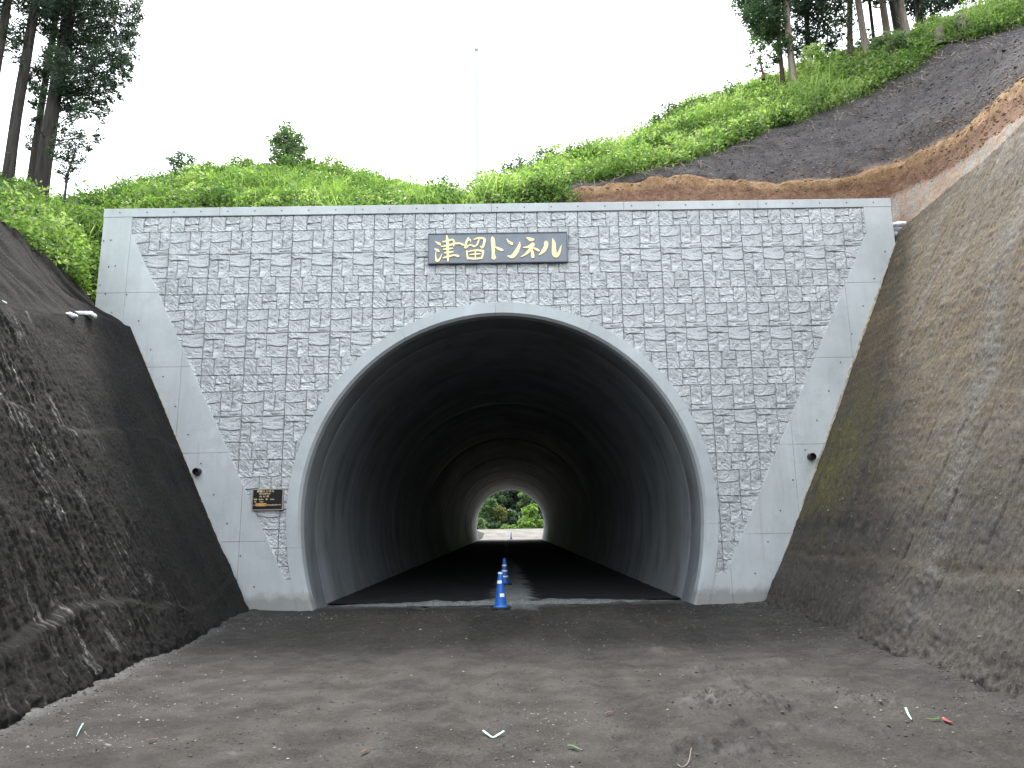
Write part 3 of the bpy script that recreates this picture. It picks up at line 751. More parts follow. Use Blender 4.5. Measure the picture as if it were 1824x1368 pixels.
for px, py, w, h in clods:
    g0 = gd(px, py); dx, dy = (X-g0[0])/w, (Y-g0[1])/(w*.75)
    k = np.exp(-(dx*dx+dy*dy)*(1.6+.9*perlin(P3*9)))
    rg = fbm(P3*11, 3, True)
    Z += h*k*(.35+.75*rg); wet = np.maximum(wet, k*(.55+.6*perlin(P3*7+3)).clip(0, 1))
# raked-up soil at the toe of both banks
eR = np.exp(-((toeR(Y)-.15-X)/.55).clip(0, 9)**1.3)*(X < toeR(Y)+1); eL = np.exp(-((X-toeL(Y)-.1)/.5).clip(0, 9)**1.3)
Z += (.085*eR+.07*eL)*(.75+.45*fbm(P3*3, 4)); wet = np.maximum(wet, np.maximum(eL*.75, eR*.4)*(.7+.5*perlin(P3*2)))
wet = np.maximum(wet, .5*np.exp(-((Y-15.2)/.5)**2)*(.6+perlin(P3*3)).clip(0, 1))
Z -= .02*sstep(Y, 15, 16.2)
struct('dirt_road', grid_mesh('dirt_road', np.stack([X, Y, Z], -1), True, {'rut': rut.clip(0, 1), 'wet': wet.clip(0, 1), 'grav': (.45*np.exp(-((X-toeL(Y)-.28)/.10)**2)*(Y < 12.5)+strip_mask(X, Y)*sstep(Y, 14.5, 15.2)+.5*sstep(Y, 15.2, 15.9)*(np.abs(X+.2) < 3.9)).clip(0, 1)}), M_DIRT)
def ground_z(x, y):
    i = np.clip(np.searchsorted(ybr, y), 1, len(ybr)-1); u = (x-(toeL(y)-.9))/((toeR(y)+.9)-(toeL(y)-.9)); j = int(np.clip(round(u*(len(Us)-1)), 0, len(Us)-1))
    return float(Z[i, j])
b = bmesh.new(); s = 400
for q in ((-s, -s), (s, -s), (s, s), (-s, s)): b.verts.new((q[0], q[1], -.55))
b.faces.new(b.verts[:]); struct('ground', b, M_BARE)

# ------------------------------------------------------------------ right bank
yv = np.r_[np.linspace(-6, 5.5, 60), np.linspace(5.55, 15.2, 460)]; tv_ = np.r_[np.linspace(-.03, 1, 330), 1.02, 1.05]
Yb, T = np.meshgrid(yv, tv_, indexing='ij'); Hgt = 7.95*T
base = np.stack([4.06+.0697*Yb+.455*Hgt, Yb, Hgt], -1)
nR = np.array([-1, .0697, .455]); nR = nR/np.linalg.norm(nR)
uv3 = np.stack([Yb, Hgt, 0*Yb], -1)
d = .07*fbm(uv3*.45, 3)+.012*fbm(uv3*3, 4)+.010*fbm(uv3*11, 3)
cs, sn = math.cos(R(12)), math.sin(R(12)); Ur, Vr = Yb*cs+Hgt*sn, -Yb*sn+Hgt*cs
d += .004*fbm(np.stack([Ur*.6, Vr*8, 0*Ur], -1), 3)                         # bucket drag marks
d += .012*fbm(np.stack([Ur*9, Vr*.9, 0*Ur+4], -1), 3)*sstep(Hgt, 2, 5)        # down-slope scores
grooves = [(10.9, .9, 3.2, .25), (10.1, .6, 3.4, .25), (9.3, 1.3, 3.2, .2), (11.9, 2.2, 3.0, .2), (8.9, .3, 1.5, .1), (12.6, .4, 1.4, .1), (8.2, .8, 2.5, .2)]
for y0, h0, h1, lean in grooves:
    xx = Yb-(y0-lean*(Hgt-h0)); xx = xx+.05*perlin(np.stack([Yb*0+y0, Hgt*2.5, 0*Yb], -1)); d -= .035*(.7+.6*perlin(np.stack([Yb, Hgt*3, 0*Yb], -1)))*np.exp(-(xx/.028)**2)*sstep(Hgt, h0, h0+.3)*sstep(h1-Hgt, 0, .3)
ledge = 1.05+.06*np.sin(Yb*1.3)+.12*perlin(np.stack([Yb*.8, 0*Yb, 0*Yb], -1))
d += .04*sstep(ledge-Hgt, -.05, .12)                                         # the foot stands a little proud
rill = fbm(np.stack([Yb*5.5, Hgt*.4, 0*Yb+2], -1), 3, True)
foot = sstep(.75-Hgt, -.1, .5)
d += foot*(.05+.030*rill+.008*fbm(uv3*14, 3))+.05*np.exp(-(Hgt/.13)**2)*(.6+.5*fbm(uv3*9, 3))
d *= sstep(15.25-Yb, 0, .5)*.85+.15
G = base+nR*d[..., None]
G[:, -2] = G[:, -3]+np.array([.35, 0, -.05]); G[:, -1] = G[:, -3]+np.array([.6, 0, -.8])
G_RB = G; struct('right_bank', grid_mesh('right_bank', G, True, {'along': Yb, 'rise': Hgt}), M_BANKR)

# ------------------------------------------------------------------ left bank
topL = np.array([(-8.17,15.12,5.96),(-7.85,13.2,5.62),(-7.42,11.43,5.08),(-7.11,9.72,4.77),(-6.6,7,4.4),(-6.1,3,4.1),(-5.3,-6,3.9)])
ty = np.r_[15.12, np.linspace(15.08, 5.5, 430), np.linspace(5.4, -6, 50)]
tt = np.interp(-ty, -topL[:, 1], np.arange(len(topL))); Ptop = catmull(topL, tt)
Pbot = np.stack([toeL(ty), ty, np.full(len(ty), -.12)], -1); Pbot[:, 0] += .12*.45
T = np.linspace(0, 1, 300); Gb = Pbot[:, None]*(1-T)[None, :, None]+Ptop[:, None]*T[None, :, None]
nL = np.array([.89, .08, .45]); uvL = np.stack([Gb[..., 1], Gb[..., 2], 0*Gb[..., 0]], -1); Yq, Hq = uvL[..., 0], uvL[..., 1]
near = sstep(12.3-Yq-.35*Hq, -1.2, 1.6)
d = .06*fbm(uvL*.6, 3)+.010*fbm(uvL*3.2, 3)
an = .55*np.sin(Yq*.5)+.3
gr = fbm(np.stack([(Yq-an*Hq)*8.5, Hq*1.0, 0*Yq], -1), 4, True)
d += near*(.026*gr+.010*fbm(uvL*9, 3))+.010*fbm(uvL*16, 3)
for k, (h0, amp) in enumerate(((.55, .07), (3.25, .06))):
    hh = h0+.18*np.sin(Yq*.9+k*2)+.1*perlin(np.stack([Yq*1.5, 0*Yq+k, 0*Yq], -1)); d += amp*sstep(hh-Hq, -.05, .1)*near+.03*sstep(hh-Hq, -.04, .08)
d += .07*np.exp(-(Hq/.15)**2)*(.6+.4*fbm(uvL*8, 3)); d *= sstep(15.15-Yq, 0, .35)
d *= sstep(1-T[None, :], 0, .05)
Gb = Gb+nL*d[..., None]
gl = (near*sstep(fbm(np.stack([(Yq-an*Hq)*2.5, Hq*1.1, 0*Yq+8], -1), 4), -.05, .5)).clip(0, 1)
G_LB = Gb; struct('left_bank', grid_mesh('left_bank', Gb[:, ::-1], True, {'gloss': gl[:, ::-1], 'along': (Yq-an*Hq)[:, ::-1], 'rise': Hq[:, ::-1]}), M_BANKL)

# shoulder slope above it, with rills, up to the weeds
r0 = Ptop; r2k = np.array([tuple(at(172,548,15.9)), tuple(at(150,525,15.3)), tuple(at(100,480,14)), tuple(at(50,440,13)), tuple(at(0,405,12)), (-8.9,8,6.9), (-8.7,3,6.8), (-8.4,-6,6.8)])
ry = np.interp(-ty, [-15.12, -14.5, -12.8, -11.5, -10.2, -7, -3, 6], np.arange(8)); r2 = catmull(r2k, ry)
mid = .5*(r0+r2)+np.array([-.1, .1, -.12])*sstep(ty, 9, 14)[:, None]
rows = np.stack([r0, mid, r2], 0); Gs = catmull(rows, np.linspace(0, 2, 60)).transpose(1, 0, 2)
w = np.linspace(0, 1, 60)[None, :]; q = Gs[..., 1]+w*2.2
d = .06*fbm(Gs*.9, 4)+.07*(fbm(np.stack([q*2.0, w*.5+0*q, 0*q], -1), 3, True))*sstep(w, .05, .3)
d = d*sstep(w, 0, .06)*sstep(15.3-Gs[..., 1], -.3, .4); Gs[..., 2] += d*.8; Gs[..., 0] += d*.5
struct('left_upper_slope', grid_mesh('left_upper_slope', Gs[:, ::-1], True, {'gloss': 0*Gs[:, ::-1, 0]}), M_BANKL)

# ------------------------------------------------------------------ right cut hillside behind the portal
def line(pts): return [(p[0], at(*p)) for p in pts]
def sample(pts, xs):
    """pts [(px, world)] -> world along photo columns xs (extrapolated past the ends)"""
    X_ = np.array([p[0] for p in pts]); W = np.array([p[1] for p in pts]); o = []
    for x in xs:
        if x > X_[-1]: o.append(W[-1]+(W[-1]-W[-2])/(X_[-1]-X_[-2])*(x-X_[-1]))
        elif x < X_[0]: o.append(W[0]+(W[0]-W[1])/(X_[1]-X_[0])*(X_[0]-x))
        else: o.append([np.interp(x, X_, W[:, k]) for k in range(3)])
    return np.array(o)
xs = np.r_[np.linspace(860, 1560, 150), np.linspace(1563, 1824, 150), np.linspace(1830, 2300, 60)]
L0 = [(860, np.array([-1.4,16.3,8.0])),(1204, np.array([4.2,16.3,8.0])),(1500, np.array([7.7,16.2,8.0])),(1590, np.array([8.55,15.9,7.8])),(1600, np.array([8.95,15.5,7.85])),(1629, np.array([8.85,14.75,7.85])),(1680, np.array([8.75,13.3,7.85])),(1748, np.array([8.65,11.95,7.85])),(1824, np.array([8.55,10.73,7.85]))]
L1 = [(860, at(860,372,16.5)),(1204, at(1204,362,16.7)),(1450, at(1450,355,16.7)),(1581, at(1581,347,16.5)),(1646, at(1646,323,15.3)),(1714, at(1714,282,13.5)),(1761, at(1761,248,12.4)),(1824, at(1824,207,11.4))]
L2 = line([(860,362,16.7),(1010,336,16.9),(1110,324,17.0),(1204,318,17.1),(1306,323,17.1),(1408,323,16.9),(1510,309,16.7),(1595,289,16.4),(1663,255,15.3),(1731,221,14.0),(1782,177,12.9),(1824,143,12.2)])
L3 = line([(860,358,17.0),(1010,333,17.0),(1110,319,17.2),(1204,299,17.5),(1272,275,18),(1323,255,18.4),(1367,238,18.8),(1442,211,19),(1510,190,19.2),(1561,160,19.2),(1629,126,19),(1680,88,18.8),(1748,75,18.2),(1824,51,17.5)])
L4 = line([(860,360,19.5),(890,335,20),(950,305,20.5),(1010,290,20.5),(1100,285,21),(1150,255,22),(1200,210,22.5),(1300,180,22.5),(1400,145,22.5),(1500,112,22),(1600,75,21.5),(1700,40,20.5),(1824,-5,19.5)])
S = [sample(l, xs) for l in (L0, L1, L2, L3, L4)]
S.append(S[4]+np.array([1.5, 5, .2])); S.append(S[4]+np.array([3, 14, -1.0])); S.append(S[4]+np.array([4, 60, -6.0]))
band_t = np.r_[np.linspace(0, 1, 24)[:-1], np.linspace(1, 2, 40)[:-1], np.linspace(2, 3, 60)[:-1], np.linspace(3, 4, 40)[:-1], np.linspace(4, 7, 20)]
k = np.ones(21)/21
for r_ in range(4): 
    for c in range(3): S[r_+1][:, c] = np.convolve(np.pad(S[r_+1][:, c], 10, mode='reflect', reflect_type='odd'), k, 'valid')
G = lerp_rows(np.stack(S, 0), band_t)
P3 = G*1.0
d = .14*fbm(P3*.5, 4)+.03*fbm(P3*2.5, 3)+.012*fbm(P3*9, 3)
d *= (sstep(band_t, 0, .3))[:, None]
led = np.exp(-((band_t-2.02)/.10)**2)[:, None]; d -= .12*led*(.5+fbm(P3*1.3, 3))
over = np.exp(-((band_t-1.75)/.22)**2)[:, None]; d += .10*over*(1+fbm(P3*2, 4))
Nn = np.array([-.45, -.65, .6]); G = G+Nn*d[..., None]
G_HR = G; band_attr = np.repeat(band_t[:, None], len(xs), 1)
# the split: earth bands, then the weedy top
kk = int(np.searchsorted(band_t, 3.12))
struct('right_cut_slope', grid_mesh('right_cut_slope', G[:kk+1], True, {'band': band_attr[:kk+1]}), M_HILL)
struct('right_hill', grid_mesh('right_hill', G[kk:], True), M_SOIL)

# ------------------------------------------------------------------ left hill
xs2 = np.linspace(-420, 900, 240)
K0 = [(-420, np.array([-10.2,3,6.9])), (-150, np.array([-9.6,8,6.9])), (0, at(0,405,12)),(50,at(50,440,13)),(100,at(100,480,14)),(150,at(150,525,15.3)),(172,at(172,548,15.9)),
      (230,np.array([-8.6,16.4,7.2])),(320,np.array([-7.4,16.5,7.9])),(900,np.array([.2,16.5,8.0]))]
K1 = [(-420, np.array([-13.5,4,9.3])),(-150,np.array([-13,11,9.6])),(0,at(0,365,15.5)),(100,at(100,415,16.5)),(172,at(172,440,17.2)),(230,at(235,385,18.3)),(320,at(320,372,18.5)),(600,at(600,365,18.5)),(900,at(900,372,18.5))]
K2 = [(-420, np.array([-18,6,11.2])),(-150,np.array([-17,14,11.4])),(0,at(0,348,18.5)),(68,at(68,362,18.5)),(130,at(130,365,19.5)),(200,at(200,352,21)),(240,at(240,345,22)),(300,at(300,328,23.5)),(400,at(400,312,25)),(480,at(480,303,25.5)),(560,at(560,306,25.5)),(640,at(640,326,25)),(700,at(700,338,24.5)),(770,at(770,352,24)),(840,at(840,366,23.5)),(900,at(900,385,23))]
S = [sample(l, xs2) for l in (K0, K1, K2)]
for r_ in range(3):
    for c in range(3): S[r_][:, c] = np.convolve(np.pad(S[r_][:, c], 3, mode='edge'), np.ones(7)/7, 'valid')
S.append(S[2]+np.array([-1, 5, -.9])); S.append(S[2]+np.array([-2, 60, -6]))
bt2 = np.r_[np.linspace(0, 2, 70)[:-1], np.linspace(2, 4, 14)]
G = lerp_rows(np.stack(S, 0), bt2); G[..., 2] += (.15*fbm(G*.5, 4)+.05*fbm(G*3, 3))*sstep(bt2, 0, .15)[:, None]
G_HL = G; struct('left_hill', grid_mesh('left_hill', G, True), M_SOIL)
# earth fill behind the portal wall
gx, gy = np.meshgrid(np.linspace(-8.9, 8.7, 80), np.linspace(16.25, 17.6, 10), indexing='ij')
gz = 7.85+.08*fbm(np.stack([gx, gy, 0*gx], -1)*2, 3); struct('backfill', grid_mesh('backfill', np.stack([gx, gy, gz], -1)), M_BARE)

# ================================================================== VEGETATION
def leaf_quads(Pc, size, up=.35, aspect=.5, tint=None, droop=0.0, rng=RNG):
    """rhombic leaves about the points Pc; size (n,) length"""
    n = len(Pc); a = rng.normal(size=(n, 3)); a[:, 2] = a[:, 2]*.6+up*.6-droop; a /= np.linalg.norm(a, axis=1)[:, None]
    r = rng.normal(size=(n, 3)); r[:, 2] *= .5; w = np.cross(a, r); w /= np.linalg.norm(w, axis=1)[:, None]+1e-9
    s = np.asarray(size).reshape(-1, 1); a = a*s*.5; w = w*s*.5*aspect
    V = np.stack([Pc-a, Pc-a*.1+w, Pc+a, Pc-a*.1-w], 1).reshape(-1, 3)
    Fc = np.arange(4*n).reshape(n, 4); t = np.repeat(tint if tint is not None else rng.random(n), 4)
    return V, Fc, t
def blades(Pc, h, wd=.012, tint=None, lean=.35, rng=RNG):
    n = len(Pc); h = np.asarray(h).reshape(-1, 1); ln = rng.normal(size=(n, 3))*lean; ln[:, 2] = 0
    s = rng.normal(size=(n, 3)); s[:, 2] = 0; s = s/(np.linalg.norm(s, axis=1)[:, None]+1e-9)*wd
    u = np.array([0, 0, 1.0]); m_ = Pc+u*h*.6+ln*h*.35; t = Pc+u*h*.92+ln*h*1.1
    V = np.stack([Pc-s*.6, Pc+s*.6, m_+s, m_-s, t-s*.1, t+s*.1], 1).reshape(-1, 3)
    i = np.arange(n)[:, None]*6; Fc = np.concatenate([i+np.array([[0, 1, 2, 3]]), i+np.array([[3, 2, 5, 4]])], 0)
    return V, Fc, np.repeat(tint if tint is not None else rng.random(n), 6)
def merge(parts):
    Vs, Fs, Ts, o = [], [], [], 0
    for V, Fc, t in parts: Vs.append(V); Fs.append(Fc+o); Ts.append(t); o += len(V)
    return np.concatenate(Vs), np.concatenate(Fs), np.concatenate(Ts)
def on_surface(G, n, rng, wfun=None):
    a = np.linalg.norm(np.cross(G[1:, :-1]-G[:-1, :-1], G[:-1, 1:]-G[:-1, :-1]), axis=-1)
    if wfun is not None: a = a*wfun
    p = (a/a.sum()).ravel(); k = rng.choice(len(p), n, p=p); i, j = np.unravel_index(k, a.shape); u, v = rng.random((n, 1)), rng.random((n, 1))
    return G[i, j]*(1-u)*(1-v)+G[i+1, j]*u*(1-v)+G[i, j+1]*(1-u)*v+G[i+1, j+1]*u*v, i, j
def weeds(name, G, nclump, nblade, rng, wfun=None, hmax=.55, leafn=34, tbias=0.0, lsize=(.05, .13)):
    Pn, i, j = on_surface(G, nclump, rng, wfun); parts = []
    cl = perlin(Pn*.55)*.5+.5; hh = (.18+hmax*(cl**1.4)*rng.uniform(.5, 1.3, nclump)); rr = hh*.75+.08
    k = np.repeat(np.arange(nclump), leafn); o = rng.normal(size=(len(k), 3)); o /= np.linalg.norm(o, axis=1)[:, None]; o *= rng.random((len(k), 1))**.45
    o[:, 2] = np.abs(o[:, 2]); P = Pn[k]+o*np.stack([rr[k], rr[k], hh[k]], -1)
    ct = rng.normal(0, .16, nclump)+perlin(Pn*.8+5)*.35+.45+tbias
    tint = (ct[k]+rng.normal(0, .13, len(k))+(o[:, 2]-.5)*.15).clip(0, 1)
    parts.append(leaf_quads(P, rng.uniform(*lsize, len(k))*(.7+.6*rng.random(nclump))[k], .5, .5, tint, rng=rng))
    ns = nclump//34; ps = Pn[:ns]; rs_ = rng.uniform(.25, .62, ns); k = np.repeat(np.arange(ns), 420); o = rng.normal(size=(len(k), 3)); o /= np.linalg.norm(o, axis=1)[:, None]; o *= rng.random((len(k), 1))**.4
    P = ps[k]+np.array([0, 0, 1])*rs_[k][:, None]*.55+o*rs_[k][:, None]*np.array([1, 1, .9]); g_ = perlin(P*3.3) > -.2; P = P[g_]; k = k[g_]; o = o[g_]
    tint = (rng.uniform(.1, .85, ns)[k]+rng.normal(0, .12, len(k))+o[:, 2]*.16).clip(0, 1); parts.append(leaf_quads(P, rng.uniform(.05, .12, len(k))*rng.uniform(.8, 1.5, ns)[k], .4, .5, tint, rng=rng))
    Pb, _, _ = on_surface(G, nblade, rng, wfun); c2 = perlin(Pb*.7+11)
    keep = c2 > -.12; Pb = Pb[keep]; c2 = c2[keep]
    parts.append(blades(Pb, (.22+.75*c2.clip(0, 1))*rng.uniform(.6, 1.4, len(Pb)), .012, (.62+tbias+rng.normal(0, .15, len(Pb))).clip(0, 1), rng=rng))
    V, Fc, t = merge(parts)
    return obj(name, mesh_np(name, V, Fc, False, {'tint': t}), M_WEED, kind='stuff')
rg = np.random.default_rng(21)
a0 = int(np.searchsorted(band_t, .6)); a1 = int(np.searchsorted(band_t, 4.5)); c1 = int(np.searchsorted(xs, 2050))
Gw = G_HR[a0:a1, :c1]; frac = band_t[a0:a1]
wr = np.where(frac[:-1] > 4.02, .5, 1.0)[:, None]*np.ones((1, Gw.shape[1]-1)); edge_n = perlin(Gw[:-1, :-1]*1.3)*.12
wr = wr*(frac[:-1, None]+edge_n > 3.02)
qx = xs[:c1-1][None, :]+160*perlin(Gw[:-1, :-1]*1.1); wr = np.maximum(wr, (qx < 985)*1.0)*np.ones_like(edge_n)
weeds('weeds_on_right_hill', Gw, 7200, 30000, rg, wr, .85, 36, .22)
b1 = int(np.searchsorted(bt2, 2.35))
Gl = G_HL[:b1]; wl = np.ones((Gl.shape[0]-1, Gl.shape[1]-1)); col = xs2[:-1][None, :]*np.ones((wl.shape[0], 1))
wl = wl*np.where(col < -160, .25, 1)*np.where(col > 800, .8, 1)*np.where((bt2[:b1-1][:, None] < .55) & (col > 260), .05, 1)
weeds('weeds_on_left_hill', Gl, 8800, 34000, rg, wl, .62, 34, .05)

# single bushes and trees ---------------------------------------------------
DENS = 1.0
def crown_np(clumps, n_leaf, lsize, rng, aspect=.5, up=.2, droop=0.0, tcen=.5, tvar=.2, flat=1.0):
    parts = []
    for c, r in clumps:
        n = int(n_leaf*4.2*(r**2)*DENS); k = rng.normal(size=(n, 3)); k /= np.linalg.norm(k, axis=1)[:, None]; k *= rng.random((n, 1))**.5; k[:, 2] *= flat
        nn = perlin((np.array(c)+k*r)*1.9/max(r, .3)); k = k[nn > -.22]          # gaps
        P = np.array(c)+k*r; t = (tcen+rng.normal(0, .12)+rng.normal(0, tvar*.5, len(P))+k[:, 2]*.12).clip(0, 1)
        parts.append(leaf_quads(P, rng.uniform(*lsize, len(P)), up, aspect, t, droop, rng))
    return merge(parts)
def tree(name, base, h, r0, clumps, label, cat, barkm, leafm, group=None, n_leaf=500, lsize=(.08, .16), aspect=.45, droop=.0, lean=(0, 0), taper=.45, tcen=.5, limbs=True, flat=1.0, rng=RNG, ivy=None):
    t = empty(name, tuple(base), label, cat, group); base = np.array(base)
    n = 12; s = np.linspace(-.05, 1, n); pts = base+np.stack([lean[0]*s*h+.03*np.sin(s*7+h), lean[1]*s*h+0*s, s*h], -1)
    rad = r0*(1-(1-taper)*s.clip(0, 1)); rad[0] *= 1.35; rad[1] *= 1.08
    parts = [tube_np(pts, rad, 10, .04)]
    obj('trunk', mesh_np('trunk', *join_np(parts), True), barkm, t)
    if limbs and clumps:
        lp = [tube_np(np.array([base, base+np.array([.02, 0, .2]), base+np.array([.05, .02, .4])]), np.array([.012, .01, .006]), 4)]
        for c, r in clumps:
            if r < .24 and rng.random() < .7: continue
            c = np.array(c); z = min(max(c[2]-.12*abs(c[0]-base[0])-.05, base[2]+.3), base[2]+h*.97); f = (z-base[2])/h
            a = base+np.array([lean[0]*f*h, lean[1]*f*h, f*h]); m_ = (a+c)/2+np.array([0, 0, .08]); 
            lp.append(tube_np(np.array([a, m_, c]), np.array([.018, .012, .006])*(.6+r0*3), 5))
            for q in range(3):
                e = c+rng.normal(size=3)*r*.6; lp.append(tube_np(np.array([m_*.3+c*.7, (c+e)/2, e]), np.array([.012, .008, .004])*(.6+r0*3), 4))
        obj('limbs', mesh_np('limbs', *join_np(lp), True), barkm, t, kind='stuff')
    if clumps:
        V, Fc, tt_ = crown_np(clumps, n_leaf, lsize, rng, aspect, .2, droop, tcen, .25, flat)
        obj('crown', mesh_np('crown', V, Fc, False, {'tint': tt_}), leafm, t)
    if ivy:
        zz = rng.uniform(0, h, ivy); th = rng.uniform(0, 6.28, ivy); f = zz/h; rr_ = r0+rng.random(ivy)**2*.28
        P = base+np.stack([lean[0]*zz+np.cos(th)*rr_, np.sin(th)*rr_, zz], -1); V, Fc, tt_ = leaf_quads(P, rng.uniform(.06, .12, ivy), -.2, .7, rng.uniform(.2, .8, ivy), rng=rng)
        obj('ivy', mesh_np('ivy', V, Fc, False, {'tint': tt_}), M_BUSH, t)
    return t
def px_clumps(lst, Y, jit=.5, rng=RNG):
    o = []
    for px, py, rp in lst:
        y = Y+rng.uniform(-jit, jit); o.append((tuple(at(px, py, y)), rp/ppm(px, py, y)))
    return o
rt = np.random.default_rng(5)
GL = 'tall cedars on the left hill'
def cedar(px_b, py_b, px_t, Y, r0, clumps, label, **kw):
    p = at(px_b, py_b, Y); tp = at(px_t, 0, Y); h = 9.5; lean = ((tp[0]-p[0])/(tp[2]-p[2]), 0)
    kw.setdefault('barkm', M_BARKD); bm_ = kw.pop('barkm')
    p[2] -= .15
    return tree('cedar_tree', p, h, r0, px_clumps([(a_, b_, c_*1.22) for a_, b_, c_ in clumps], Y, .7, rt), label, 'tree', bm_, M_CEDAR, kw.pop('group', GL), 1250, (.06, .15), .30, .45, lean, .7, kw.pop('tcen', .45), rng=rt, **kw)
cedar(-38, 345, 12, 17.2, .12, [(-10,30,26),(-22,75,26),(20,60,14),(25,82,12),(-30,-30,40),(10,-40,40)], 'cedar with thin dark trunk cut by the left edge of the photo')
cedar(12, 335, 62, 17.6, .145, [(45,15,16),(70,8,20),(78,45,18),(45,50,16),(38,72,14),(85,30,14),(30,108,10),(60,-30,45),(88,55,12)], 'cedar with straight dark trunk, second from the left, sparse low twigs')
big = []
for x_, y_, r_ in [(135,12,28),(172,10,26),(205,20,18),(228,42,16),(150,45,30),(190,48,28),(222,70,16),(165,78,30),(205,92,24),(232,58,10),(140,95,28),(178,112,26),(215,118,18),(238,40,8),
                   (128,132,30),(158,140,24),(190,138,15),(228,138,10),(218,148,8),(140,165,24),(168,168,20),(186,150,13),(122,188,22),(150,195,15),(178,186,9),(112,70,24),(108,110,24),(112,150,20),
                   (90,120,10),(75,120,18),(62,128,16),(55,150,12),(70,158,13),(48,140,9),(82,90,8),(78,168,12),(60,185,10),(68,200,7),(58,226,7),(55,250,8),(50,262,6),(100,20,16),(90,5,16),
                   (190,198,9),(183,215,6),(176,240,9),(172,252,5),(150,-30,50),(210,-30,40),(100,-30,40),(185,-80,60),(120,-90,60),(242,60,8),(248,30,9),(236,80,9),(243,100,7),(226,105,10),(214,100,12),(200,160,9),(212,172,7),(196,178,7),(238,20,10),(246,8,9),(220,130,9),(100,55,14),(94,88,10),(84,110,8),(235,120,6),(188,180,8),(178,205,7),(202,150,8)]:
    big.append((x_, y_, r_))
cedar(70, 362, 124, 18.2, .20, big, 'largest cedar, thick dark trunk with dense crown spreading right over the portal corner')
cedar(52, 350, 102, 18.9, .10, [(105,30,12),(62,212,6),(80,100,9)], 'slim cedar trunk standing close against the left side of the thick one', tcen=.35)
tree('sapling', at(112, 362, 17.6), 1.72, .035, px_clumps([(128,215,13),(112,232,16),(138,240,15),(103,252,14),(125,262,18),(150,258,13),(98,275,13),(120,285,17),(142,282,13),(158,266,8),(110,305,11),(132,302,12),(118,318,8),(85,268,8)], 17.6, .35, rt),
     'small leafy sapling right of the thick cedar trunk, dark against the sky', 'tree', M_BARKD, M_CEDAR, None, 1700, (.04, .09), .5, .0, (.09, 0), .4, .6, rng=rt)

def bush(clumps, Y, label, leafm=M_BUSH, n_leaf=900, lsize=(.05, .11), cat='bush', name='bush', h=None, group=None, tcen=.5):
    cl = px_clumps(clumps, Y, .3, rt); cs = np.array([c for c, r in cl]); low = cs[np.argmin(cs[:, 2])]
    base = np.array([cs[:, 0].mean(), cs[:, 1].mean(), min(c[2]-r for c, r in cl)-.15]); hh = max(c[2] for c, r in cl)-base[2]
    return tree(name, base, max(hh*.95, .3), .03+.012*hh, cl, label, cat, M_BARKM, leafm, group, n_leaf, lsize, .5, .0, (0, 0), .35, tcen, rng=rt)
bush([(510,232,17),(492,248,16),(528,246,17),(510,262,20),(535,265,14),(510,238,15),(498,255,18),(522,255,18),(505,275,20),(530,278,18),(545,292,14),(492,285,14),(515,292,20),(541,262,6),(485,268,9)], 25.5, 'small round tree topping the weedy hill left of the sky gap', name='small_tree', cat='tree', n_leaf=560, lsize=(.08, .17), tcen=.75)
bush([(322,282,15),(305,285,10),(340,285,11),(318,300,18),(335,305,16),(310,312,12),(325,318,18)], 23.5, 'feathery green bush on the left hill crest beside the rounded shrubs', n_leaf=700, lsize=(.07, .14))
bush([(352,308,16),(375,305,18),(398,306,15),(365,320,18),(388,322,18)], 24, 'broad low rounded bush on the left hill crest', M_WEED, 800, (.06, .12), tcen=.2)
bush([(408,298,12),(440,292,14),(465,296,12),(425,308,16),(450,306,14)], 25, 'light green shrub on the hill crest left of the small round tree', M_WEED, 800, (.06, .13), tcen=.55)
bush([(222,322,13),(208,335,14),(232,338,15),(195,345,10),(245,332,8)], 21.5, 'small bluish green bush behind the left corner of the portal', n_leaf=800)
bush([(650,312,14),(672,318,14),(635,325,16),(660,332,18),(690,330,12)], 25, 'dark domed bush on the hill crest left of the pale pole', n_leaf=800, lsize=(.07, .14), tcen=.25)
bush([(575,298,12),(600,305,14),(620,318,12),(590,315,16)], 25.4, 'yellow green bush just right of the small round tree', M_WEED, 800, (.06, .13), tcen=.7)
bush([(812,330,10),(818,342,8),(806,345,8)], 24, 'tiny airy shrub at the low right end of the left hill', n_leaf=500)
bush([(730,335,12),(745,345,14),(715,345,12)], 24.3, 'low leafy shrub between the dark domed bush and the pale pole', M_WEED, 700, (.06, .12))
bush([(905,300,16),(925,290,18),(900,322,18),(930,315,22),(950,300,16),(905,342,16),(935,340,22),(960,325,18),(890,330,10),(915,355,16),(955,348,16)], 19.4, 'pale green leafy bush at the sky gap, right of the pole', n_leaf=900, lsize=(.05, .12), tcen=.6)
bush([(965,275,15),(985,272,14),(972,292,18),(995,292,14),(975,312,16)], 20, 'upright bush above the left end of the orange soil', n_leaf=900, lsize=(.05, .12))
bush([(1045,280,14),(1030,292,14),(1062,285,16),(1080,278,10),(1095,288,14),(1110,272,8)], 20.5, 'feathery shrub on the ridge over the orange soil', M_WEED, 900, (.05, .11), tcen=.5)
bush([(1190,195,16),(1170,215,16),(1210,200,18),(1235,190,16),(1155,235,16),(1195,222,20),(1225,218,18),(1140,252,12)], 21.8, 'large leafy bush stepping up the right ridge line', n_leaf=800, lsize=(.06, .13), tcen=.6)
bush([(1275,172,14),(1300,165,15),(1262,185,13),(1290,188,18),(1315,180,14),(1330,162,12)], 22, 'dense dark green bush below the edge of the wood', n_leaf=800, lsize=(.06, .13), tcen=.35)
